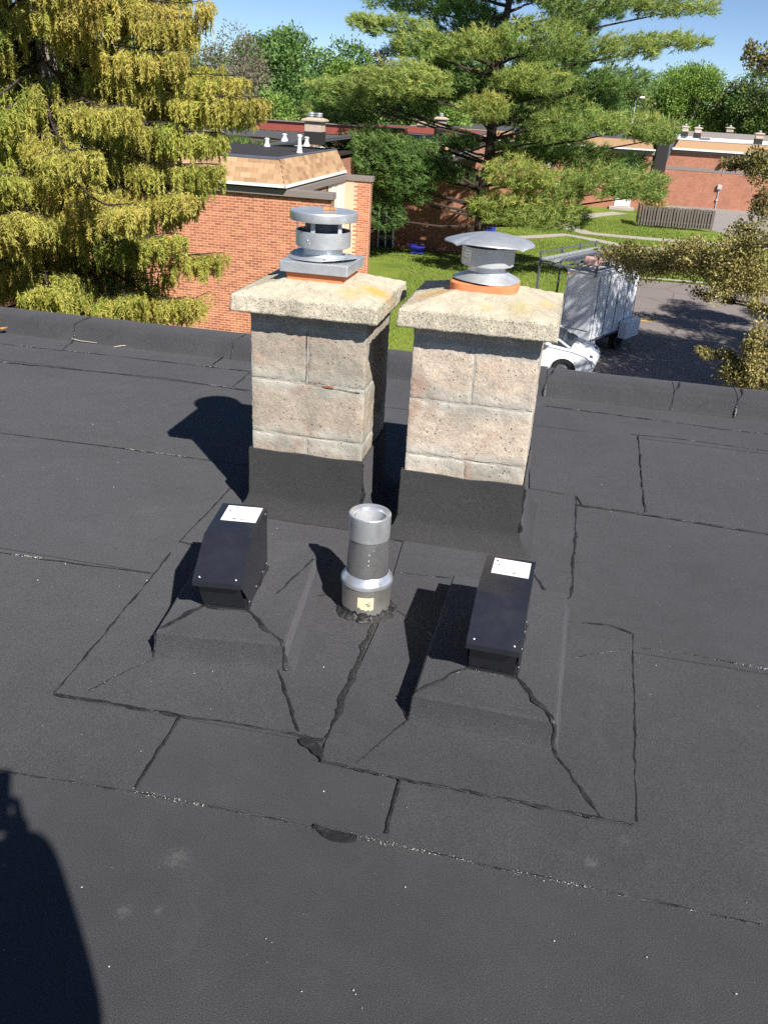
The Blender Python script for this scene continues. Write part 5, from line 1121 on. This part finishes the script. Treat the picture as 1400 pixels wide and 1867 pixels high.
# the pine
PY = 41.5; random.seed(21); rng = np.random.default_rng(21)
pine = empty('pine_tree', (-4.36, PY, G), 'tall soft needled pine with layered boughs in front of the middle townhouse', 'tree')
O = Vector((-4.36, PY, G))
trunk_pts = [Vector((0.15, 0.0, 0)), Vector((-4.270, 41.500, -2.013))-O, Vector((-4.136, 41.500, -0.681))-O, Vector((-4.190, 41.500, 2.468))-O, Vector((-3.964, 41.500, 5.408))-O, Vector((.4, 0, 13.5)), Vector((.5, 0, 17.5))]
mb = MB(); mb.tube(trunk_pts, [.30, .25, .235, .18, .14, .09, .02], 10); mb.build('trunk', M['bark'], pine)
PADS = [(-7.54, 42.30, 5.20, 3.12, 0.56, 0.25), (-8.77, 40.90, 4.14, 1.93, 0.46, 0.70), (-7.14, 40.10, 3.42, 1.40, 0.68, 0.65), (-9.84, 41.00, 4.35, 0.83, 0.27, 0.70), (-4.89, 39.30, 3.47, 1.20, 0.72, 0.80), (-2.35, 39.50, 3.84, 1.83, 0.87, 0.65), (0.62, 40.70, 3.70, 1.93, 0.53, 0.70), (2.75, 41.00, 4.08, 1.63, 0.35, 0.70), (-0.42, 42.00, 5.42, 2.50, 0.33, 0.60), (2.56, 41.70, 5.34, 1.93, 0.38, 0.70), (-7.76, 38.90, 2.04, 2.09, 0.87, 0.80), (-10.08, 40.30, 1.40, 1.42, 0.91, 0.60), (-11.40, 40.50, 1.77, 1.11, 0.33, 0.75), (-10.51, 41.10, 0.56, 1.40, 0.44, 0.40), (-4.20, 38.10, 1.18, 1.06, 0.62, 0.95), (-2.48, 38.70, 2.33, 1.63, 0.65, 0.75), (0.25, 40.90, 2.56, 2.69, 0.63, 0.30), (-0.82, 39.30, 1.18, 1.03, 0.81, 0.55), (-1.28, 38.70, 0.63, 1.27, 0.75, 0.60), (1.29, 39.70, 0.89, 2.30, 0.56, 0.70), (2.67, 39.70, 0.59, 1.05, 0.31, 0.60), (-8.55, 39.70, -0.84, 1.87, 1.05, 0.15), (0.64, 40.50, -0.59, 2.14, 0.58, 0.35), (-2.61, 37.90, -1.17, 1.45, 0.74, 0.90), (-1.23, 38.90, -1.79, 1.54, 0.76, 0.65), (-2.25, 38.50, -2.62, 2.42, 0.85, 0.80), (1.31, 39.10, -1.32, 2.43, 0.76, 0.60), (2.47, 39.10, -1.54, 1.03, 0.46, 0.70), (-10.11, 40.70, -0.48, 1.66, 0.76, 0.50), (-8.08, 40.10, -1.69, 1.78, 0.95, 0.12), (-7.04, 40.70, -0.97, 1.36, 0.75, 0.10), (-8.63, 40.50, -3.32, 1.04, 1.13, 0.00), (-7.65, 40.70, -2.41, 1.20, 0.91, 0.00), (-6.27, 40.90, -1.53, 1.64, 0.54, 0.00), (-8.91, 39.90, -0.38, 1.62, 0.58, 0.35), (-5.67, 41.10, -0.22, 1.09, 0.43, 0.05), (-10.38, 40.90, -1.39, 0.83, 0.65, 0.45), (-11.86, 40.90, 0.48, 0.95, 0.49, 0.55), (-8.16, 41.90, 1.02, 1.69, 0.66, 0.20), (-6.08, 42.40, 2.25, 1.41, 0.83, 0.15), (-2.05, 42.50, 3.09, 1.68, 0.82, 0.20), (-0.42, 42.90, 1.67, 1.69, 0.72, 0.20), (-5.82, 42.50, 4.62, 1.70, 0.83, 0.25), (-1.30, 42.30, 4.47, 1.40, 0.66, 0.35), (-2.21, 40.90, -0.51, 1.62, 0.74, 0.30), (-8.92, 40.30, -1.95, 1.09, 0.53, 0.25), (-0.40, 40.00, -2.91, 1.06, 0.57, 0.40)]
for i in range(26):   # boughs above the frame and on the far side
    a_ = random.uniform(0, 6.28); z = random.uniform(12, 17); rr_ = (18-z)*.75+.6
    PADS.append((O.x+math.cos(a_)*rr_*.6+.4, PY+math.sin(a_)*rr_*.6, G+z, rr_*.45, .3, .5))
for i in range(22):
    a_ = random.uniform(.3, 2.85); z = random.uniform(4.5, 12); rr_ = 5.2
    PADS.append((O.x+math.cos(a_)*rr_*.7, PY+math.sin(a_)*rr_*.7, G+z, 1.9, .45, .45))
Pp, Dd, Ll, Rn = [], [], [], []; brs = MB()
for (x, y, z, hw, hh, br) in PADS:
    c = Vector((x, y, z))-O; rad_ = Vector((c.x, c.y)); d2 = rad_.normalized() if rad_.length > .3 else Vector((0, -1))
    tz0 = max(1.8, c.z-.22*rad_.length-.2); k = min(range(len(trunk_pts)), key=lambda i: abs(trunk_pts[i].z-tz0)); tp = Vector((trunk_pts[k].x, trunk_pts[k].y, tz0))
    brs.tube(wander(tp, c+Vector((0, 0, -hh*.35)), 7, .25), [.075-.055*i/7 for i in range(8)], 6)
    nt_ = int(110+hw*hh*430); nt_ = min(nt_, 950)
    for j in range(nt_):
        u = random.uniform(-1, 1); dpt = random.uniform(-1, 1)
        if u*u+dpt*dpt > 1 or noise.noise(Vector((x*3+u*hw*1.5, dpt*hw*1.5, z*3))) < -.27: continue
        taper = 1-.55*abs(u)
        q = c+Vector((u*hw, dpt*hw*.55, random.uniform(-.75, 1.15)*hh*taper*(1-.4*dpt*dpt)))
        q += Vector((noise.noise(q*1.3), noise.noise(q*1.3+Vector((9, 0, 0))), noise.noise(q*1.3+Vector((0, 9, 0)))))*.22
        out = (q-Vector((tp.x, tp.y, q.z))); out = out.normalized() if out.length > .1 else Vector((0, -1, 0))
        ax = (out*.8+Vector((random.gauss(0, .45), random.gauss(0, .45), random.uniform(.1, .9)))).normalized()
        m_ = 19; v = rng.normal(size=(m_, 3))*.55+np.array(ax)*.85
        base = np.array(q)+np.array(ax)*rng.uniform(-.16, .16, (m_, 1))
        Pp.append(base); Dd.append(v); Ll.append(rng.uniform(.14, .27, m_))
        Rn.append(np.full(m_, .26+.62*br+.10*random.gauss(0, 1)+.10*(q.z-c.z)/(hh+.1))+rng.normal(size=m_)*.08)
    if random.random() < .7:
        for _ in range(5): limb(brs, wander(c+Vector((0, 0, -hh*.3)), c+Vector((random.uniform(-1, 1)*hw*.8, random.uniform(-.4, .4)*hw, random.uniform(-.1, .4)*hh)), 4, .1), .025, .008, 4)
Pp = np.concatenate(Pp); n = len(Pp)
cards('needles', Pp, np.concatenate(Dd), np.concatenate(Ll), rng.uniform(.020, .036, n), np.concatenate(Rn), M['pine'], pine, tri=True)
limb(brs, [trunk_pts[1]+Vector((0, 0, -.1)), Vector((-4.968, 40.600, -1.694))-O, Vector((-5.702, 40.200, -1.149))-O, Vector((-6.798, 39.800, -0.420))-O], .09, .03, 6)
limb(brs, [trunk_pts[2]+Vector((0, 0, -.3)), Vector((-5.383, 41.000, -0.489))-O, Vector((-6.364, 40.800, -0.250))-O, Vector((-7.263, 40.500, -0.140))-O], .06, .02, 6)
brs.build('boughs', M['bark'], pine)
print('pine cards', n)

# the drooping spruce at the left
SX, SY = -7.45, 12.0; random.seed(33); rng = np.random.default_rng(33)
spr = empty('spruce_tree', (SX, SY, G), 'large weeping spruce with olive and rust drooping sprays at the left', 'tree')
mb = MB(); mb.tube(wander((0, 0, 0), (0.1, 0, 15), 12, .12), [.22-.015*i for i in range(13)], 10); mb.build('trunk', M['bark_grey'], spr)
SP, SD, SL, SW, SR = [], [], [], [], []; bmB = MB()
def strand(q, ln, hue):
    m_ = max(9, int(ln*125)); t = rng.uniform(0, 1, m_)
    sway = np.array([random.gauss(0, .10), random.gauss(0, .10), 0])
    base = np.array(q)+np.outer(t, np.array([0, 0, -1.0]))*ln+np.outer(t**2, sway)*ln
    d = rng.normal(size=(m_, 3))*.55+np.array([0, 0, -.75]); SP.append(base); SD.append(d)
    SL.append(rng.uniform(.045, .080, m_)*(1.2-.5*t)); SW.append(rng.uniform(.012, .022, m_)); SR.append(np.clip(hue+rng.normal(size=m_)*.10+.10*t, 0, 1))
def bough(z, az, ln, drop, hue, dens=1.0):
    a = Vector((0, 0, z)); d = Vector((math.cos(az), math.sin(az), 0)); s_ = Vector((-d.y, d.x, 0)); pts = []
    for i in range(13):
        t = i/12; zz = -drop*math.sin(t*1.45)*1.0+.30*drop*max(0, t-.68)/.32+.12*math.sin(t*9+z)*.3
        pts.append(a+d*ln*t+Vector((0, 0, zz))+s_*.10*math.sin(t*4+az*3))
    bmB.tube(pts, [.026-.0018*i for i in range(13)], 5)
    ns = int(ln*46*dens)
    for k in range(ns):
        t = random.uniform(.16, 1.0)**.8; f = t*12; i = min(11, int(f)); p = pts[i].lerp(pts[i+1], f-i)
        wl = (.50*(1-t)**.7+.12)*min(1, ln/2.0); u = random.uniform(-1, 1)
        q = p+s_*u*wl+d*abs(u)*wl*.5+Vector((0, 0, -abs(u)*wl*.28+random.uniform(-.02, .02)))
        strand(q, random.uniform(.14, .46)*(1-.35*t)*(1.1-.35*abs(u)), hue+random.gauss(0, .10)+.12*t)
    for k in range(int(ln*9)):   # side twigs
        t = random.uniform(.15, .97); f = t*12; i = min(11, int(f)); p = pts[i].lerp(pts[i+1], f-i); sg = random.choice((-1, 1)); wl = (.5*(1-t)**.7+.12)
        q = p+s_*sg*wl+d*wl*.5+Vector((0, 0, -wl*.28)); bmB.tube([p, p.lerp(q, .5)+Vector((0, 0, .02)), q], [.006, .004, .002], 3)
        for j in range(10): strand(p.lerp(q, random.uniform(.2, 1)), random.uniform(.12, .34), hue+random.gauss(0, .12))
z = 1.7; lvl = 0
while z < 14.5:
    rmax = (2.15 if z < 5.2 else 2.15+.75*min(1, (z-5.2)/1.2))*(1-max(0, z-7.5)/8.5); nb_ = 9 if z < 9.5 else 6
    for k in range(nb_):
        az = 2*math.pi*(k+random.uniform(-.28, .28))/nb_+lvl*.9
        facing = math.cos(az+math.pi*.36)  # sides seen from the roof carry more spray
        ln = rmax*random.uniform(.72, 1.08); back = math.sin(az) > .55
        if random.random() < .24: continue
        bough(z+random.uniform(-.16, .16), az, ln, ln*random.uniform(.20, .34), random.uniform(.22, .80), .45 if back else 1.0)
    z += .40; lvl += 1
for (tip, hz) in (((-4.451, 11.800, 1.687), .6), ((-4.097, 11.600, 1.446), .65), ((-4.656, 11.500, 0.975), .45), ((-4.592, 11.200, 0.594), .45), ((-4.607, 11.300, -0.566), .5), ((-4.956, 11.000, 0.234), .7), ((-5.133, 10.900, -0.305), .5), ((-5.071, 11.100, -1.170), .6)):
    t_ = Vector(tip)-Vector((SX, SY, G)); az = math.atan2(t_.y, t_.x); ln = math.hypot(t_.x, t_.y); dr_ = ln*.22
    bough(t_.z+dr_*(math.sin(1.45)-.30), az, ln, dr_, hz, 1.25)
SP = np.concatenate(SP); n = len(SP); print('spruce cards', n)
cards('sprays', SP, np.concatenate(SD), np.concatenate(SL), np.concatenate(SW), np.concatenate(SR), M['spruce'], spr, tri=True)
bmB.build('boughs', M['bark'], spr)

# broadleaf tree at the right whose lower boughs reach into view
TX, TY = 9.6, 19.5; random.seed(5); rng = np.random.default_rng(5)
rt_ = empty('bronze_leaved_tree', (TX, TY, G), 'tree with small bronze green leaves reaching in from the right edge', 'tree')
O2 = Vector((TX, TY, G)); mb = MB(); limb(mb, wander((0, 0, 0), (.2, 0, 9.5), 8, .4), .22, .05, 9)
LP, LD, LR, LL = [], [], [], []
def leafy(c, r3, n_, hue, lk=1.0):
    v = rng.normal(size=(n_, 3)); v /= np.linalg.norm(v, axis=1, keepdims=True)
    q = np.array(c)+v*(rng.uniform(0, 1, (n_, 1))**.5)*np.array(r3); LP.append(q); LD.append(v*.6+rng.normal(size=(n_, 3))+[0, 0, .2]); LR.append(np.clip(hue+rng.normal(size=n_)*.28, 0, 1)); LL.append(rng.uniform(.03, .065, n_)*lk)
vis = [(1.10, 19.00, -1.26, 0.50, 0.20, 500, 0.45), (1.63, 18.60, -1.26, 0.61, 0.37, 1400, 0.55), (2.18, 18.30, -1.15, 0.66, 0.43, 2000, 0.60), (2.76, 18.00, -1.12, 0.71, 0.52, 2400, 0.55), (3.35, 17.60, -1.05, 0.70, 0.68, 2600, 0.50), (3.17, 17.60, -1.38, 0.53, 0.35, 1200, 0.50), (2.77, 18.00, -1.65, 0.31, 0.12, 160, 0.50), (3.21, 18.00, -1.74, 0.14, 0.10, 80, 0.60), (0.90, 19.00, -1.11, 0.37, 0.10, 160, 0.35), (1.34, 19.00, -1.07, 0.32, 0.15, 300, 0.35), (3.29, 17.40, -0.53, 0.37, 0.34, 700, 0.25), (3.07, 17.50, -0.32, 0.23, 0.16, 160, 0.20), (3.63, 17.00, -1.63, 0.23, 0.16, 200, 0.40), (2.93, 16.50, 0.77, 0.28, 0.28, 800, 0.12), (2.62, 16.80, 0.77, 0.24, 0.13, 260, 0.12), (3.03, 16.30, 0.22, 0.13, 0.32, 260, 0.15), (2.52, 16.00, 2.33, 0.23, 0.23, 260, 0.15), (2.31, 16.20, 2.48, 0.08, 0.15, 60, 0.15), (2.60, 15.50, -2.23, 0.27, 0.08, 200, 0.45), (3.07, 15.20, -2.44, 0.43, 0.25, 900, 0.30), (3.33, 15.00, -1.98, 0.30, 0.51, 1300, 0.55), (3.52, 15.00, -2.43, 0.31, 0.21, 500, 0.70), (2.93, 15.30, -2.19, 0.21, 0.08, 120, 0.35)]
for (x, y, z, r1, r2, cnt, hue) in vis:
    c = Vector((x, y, z))-O2
    for j in range(7):
        u = random.uniform(-1, 1); cc = c+Vector((u*r1*.8, random.uniform(-.5, .5)*r1, random.uniform(-1, 1)*r2*.55*(1-.4*abs(u))))
        leafy(cc, (r1*.55, r1*.55, r2*.78), int(cnt/2.8), hue+.08)
        limb(mb, wander(c+Vector((r1*.7, 0, -.05)), cc, 4, .12), .02, .006, 4)
    for q_ in range(9): limb(mb, wander(c+Vector((r1*random.uniform(-.2, .7), random.uniform(-.3, .3)*r1, -.05)), c+Vector((random.uniform(-1.1, .8)*r1, random.uniform(-.6, .6)*r1, random.uniform(-.9, 1.0)*r2)), 5, .10), .009, .003, 3)
    limb(mb, wander((0, 0, max(2.2, c.z-.9)), c+Vector((r1*.6, 0, -.05)), 7, .35), .07, .022, 5)
for i in range(62):
    a_ = random.uniform(0, 6.28); z = random.uniform(3.0, 10.5); rr_ = 4.4*math.sqrt(max(.1, 1-((z-5.8)/5.6)**2))*random.uniform(.35, 1)
    c = Vector((math.cos(a_)*rr_, math.sin(a_)*rr_, z))
    if c.x < -3.6 and c.z < 7.2: continue
    leafy(c, (1.0, 1.0, .7), 1000, .5, 2.4); limb(mb, wander((0, 0, max(2, z-2)), tuple(c), 5, .3), .05, .012, 5)
SHV = [((11.16, 25.48, 3.44), (0.75, 0.95, 0.50), 600), ((14.39, 18.67, 3.41), (0.69, 1.19, 0.50), 420), ((9.33, 21.28, 2.87), (0.89, 1.00, 0.50), 420), ((20.18, 22.54, 4.89), (0.90, 0.53, 0.50), 420), ((17.73, 23.11, 4.31), (1.05, 0.77, 0.50), 200), ((15.27, 18.93, 4.37), (0.80, 0.76, 0.50), 420), ((15.52, 27.68, 4.78), (0.72, 1.17, 0.50), 420), ((13.43, 26.84, 3.88), (0.67, 0.88, 0.50), 600), ((16.71, 24.61, 4.27), (1.06, 0.66, 0.50), 200), ((11.55, 16.74, 5.14), (1.16, 0.76, 0.50), 600), ((16.66, 27.74, 4.87), (0.68, 0.82, 0.50), 200), ((12.87, 26.37, 5.32), (1.01, 1.09, 0.50), 600), ((18.69, 17.81, 4.88), (0.97, 1.01, 0.50), 600), ((8.68, 20.00, 4.10), (1.07, 1.00, 0.50), 420), ((11.62, 26.21, 2.93), (1.04, 0.53, 0.50), 200), ((11.92, 21.62, 4.19), (0.96, 0.76, 0.50), 200), ((13.95, 25.16, 3.52), (1.10, 0.52, 0.50), 200), ((18.75, 25.54, 4.52), (1.09, 1.17, 0.50), 600), ((18.23, 28.72, 3.40), (0.56, 1.20, 0.50), 600), ((19.49, 25.83, 4.03), (1.00, 0.57, 0.50), 600), ((18.23, 29.85, 2.80), (0.89, 0.89, 0.50), 600), ((13.45, 21.77, 3.04), (0.55, 1.20, 0.50), 600), ((18.89, 19.10, 3.25), (0.93, 1.03, 0.50), 420), ((16.49, 23.18, 3.26), (0.92, 1.16, 0.50), 600), ((8.61, 21.27, 3.75), (0.56, 0.85, 0.50), 420), ((16.77, 20.65, 5.03), (1.18, 0.79, 0.50), 600), ((9.96, 21.85, 4.77), (0.97, 0.86, 0.50), 420), ((8.09, 18.76, 2.97), (0.78, 1.12, 0.50), 200), ((17.36, 23.17, 2.79), (1.02, 1.14, 0.50), 600), ((13.73, 22.77, 5.35), (0.91, 1.10, 0.50), 200), ((14.53, 25.49, 3.30), (0.64, 0.91, 0.50), 420), ((19.80, 22.65, 5.30), (1.10, 0.88, 0.50), 420), ((12.74, 26.04, 4.51), (1.10, 0.92, 0.50), 600), ((10.08, 20.94, 4.25), (0.69, 0.65, 0.50), 200), ((12.98, 24.89, 3.30), (1.06, 0.64, 0.50), 600), ((6.71, 22.96, 3.58), (0.73, 1.04, 0.50), 200), ((14.66, 23.46, 3.76), (0.99, 0.99, 0.50), 200), ((15.78, 26.79, 3.90), (1.08, 1.08, 0.50), 600), ((6.10, 19.32, 2.58), (1.19, 0.55, 0.50), 420), ((19.74, 19.79, 4.85), (1.12, 0.53, 0.50), 200), ((11.82, 20.94, 5.17), (0.95, 1.04, 0.50), 200), ((16.77, 17.44, 5.38), (1.10, 0.67, 0.50), 200), ((18.36, 18.77, 4.83), (0.60, 0.94, 0.50), 600), ((10.54, 17.94, 5.08), (1.13, 0.68, 0.50), 200), ((14.61, 28.05, 3.44), (0.80, 1.01, 0.50), 200), ((10.41, 19.96, 2.85), (0.68, 1.14, 0.50), 200), ((11.85, 23.03, 3.57), (0.91, 0.97, 0.50), 200), ((11.03, 30.24, 2.59), (0.73, 0.77, 0.50), 200), ((14.65, 24.67, 3.13), (0.91, 1.17, 0.50), 420), ((13.37, 18.46, 2.88), (0.72, 1.12, 0.50), 200), ((16.71, 19.09, 4.50), (0.58, 1.12, 0.50), 420), ((9.79, 26.79, 2.79), (1.16, 0.76, 0.50), 420), ((14.12, 21.92, 4.77), (0.71, 0.97, 0.50), 600), ((19.80, 23.96, 5.33), (1.07, 0.58, 0.50), 420), ((11.60, 20.09, 4.52), (0.88, 0.58, 0.50), 420), ((16.83, 21.78, 4.03), (0.54, 0.71, 0.50), 600), ((13.03, 27.02, 4.20), (0.63, 0.95, 0.50), 600), ((12.47, 22.25, 2.95), (0.76, 1.14, 0.50), 420)]
for c3, r3, n_ in SHV:
    c = Vector(c3)-O2; leafy(c, r3, n_*3, .5, 2.6); limb(mb, wander((0, 0, max(2, c.z-2)), tuple(c), 6, .3), .05, .012, 5)
LP = np.concatenate(LP); n = len(LP); print('right tree', n)
cards('leaves', LP, np.concatenate(LD), np.concatenate(LL)*1.15, np.concatenate(LL)*.62, np.concatenate(LR), M['leaf_bronze'], rt_)
mb.build('trunk', M['bark'], rt_)

# ------------------------------------------------------------------ the person taking the picture, just outside the frame
per = empty('person', (0.05, -0.42, 0), 'person in dark work clothes holding up a phone at the near edge of the roof', 'person')
def skinned(name, verts, edges, radii, mat, parent, sub=2):
    me = bpy.data.meshes.new(name); me.from_pydata(verts, edges, []); o = link(name, me, mat, parent)
    sk = o.modifiers.new('skin', 'SKIN'); sv = me.skin_vertices[0].data
    for i, r_ in enumerate(radii): sv[i].radius = r_ if hasattr(r_, '__len__') else (r_, r_)
    sv[0].use_root = True
    ss = o.modifiers.new('sub', 'SUBSURF'); ss.levels = ss.render_levels = sub
    return o
V = [(-.05, 0.04, .98), (-.05, .06, 1.15), (-.05, .07, 1.34), (-.03, .02, 1.50), (0, .03, 1.60), (0, .04, 1.70),
     (.17, .0, 1.45), (.19, .17, 1.20), (-.01, .375, 1.435), (-.26, .0, 1.44), (-.36, .17, 1.19), (-.09, .375, 1.435),
     (.05, 0, .90), (.08, .03, .50), (.10, -.02, .09), (.11, .13, .045), (-.13, 0, .90), (-.13, .03, .50), (-.14, -.02, .09), (-.15, .13, .045)]
E_ = [(0, 1), (1, 2), (2, 3), (3, 4), (4, 5), (3, 6), (6, 7), (7, 8), (3, 9), (9, 10), (10, 11), (0, 12), (12, 13), (13, 14), (14, 15), (0, 16), (16, 17), (17, 18), (18, 19)]
Rr = [(.19, .19), (.19, .20), (.20, .19), (.10, .09), (.06, .06), (.085, .10), .10, .095, .085, .10, .095, .085, .12, .085, .055, .045, .12, .085, .055, .045]
skinned('body', V, E_, Rr, M['shirt'], per)
hd = MB().lathe([(.001, -.115), (.05, -.105), (.072, -.05), (.08, .01), (.078, .06), (.055, .105), (.001, .122)], seg=24).build('head', M['skin'], per, loc=(0, .05, 1.70))
MB().lathe([(.083, .0), (.086, .03), (.082, .07), (.058, .112), (.001, .13)], seg=24).build('hair', M['hair'], per, loc=(0, .035, 1.70), rot=(R(12), 0, 0))
MB().loft([[(-.01, .075, -.02), (.01, .075, -.02), (.01, .08, .02), (-.01, .08, .02)], [(-.008, .10, -.018), (.008, .10, -.018), (.004, .085, .02), (-.004, .085, .02)]]).build('nose', M['skin'], hd, bevel=.004)
for s_ in (-1, 1):
    hv = [(s_*.072-.05, .345, 1.41), (s_*.062-.05, .375, 1.445), (s_*.05-.05, .385, 1.47)]
    fin = [((0, 0, 0))]
    skinned('hand', [hv[0], hv[1], (s_*.052-.05, .392, 1.462)], [(0, 1), (1, 2)], [(.026, .020), (.030, .016), (.026, .014)], M['skin'], per, 1)
    for j in range(4):
        zz = 1.435+.018*j; skinned('finger', [(s_*.062-.05, .385, zz), (s_*.055-.05, .404, zz+.004), (s_*(.032-.003*abs(j-1))-.05, .4085, zz+.006)], [(0, 1), (1, 2)], [.010, .009, .0075], M['skin'], per, 1)
    skinned('thumb', [(s_*.06-.05, .37, 1.44), (s_*.05-.05, .378, 1.46), (s_*.032-.05, .381, 1.475)], [(0, 1), (1, 2)], [.012, .011, .009], M['skin'], per, 1)
ph = B(-.036, .036, -.0040, .0040, -.072, .072).build('phone', M['rubber'], bevel=.004); ph.location = (0.0, -0.024, 1.492); ph.rotation_euler = (R(-26), 0, R(10.9)); tag(ph, 'dark phone held upright in both hands to take the picture', 'phone')
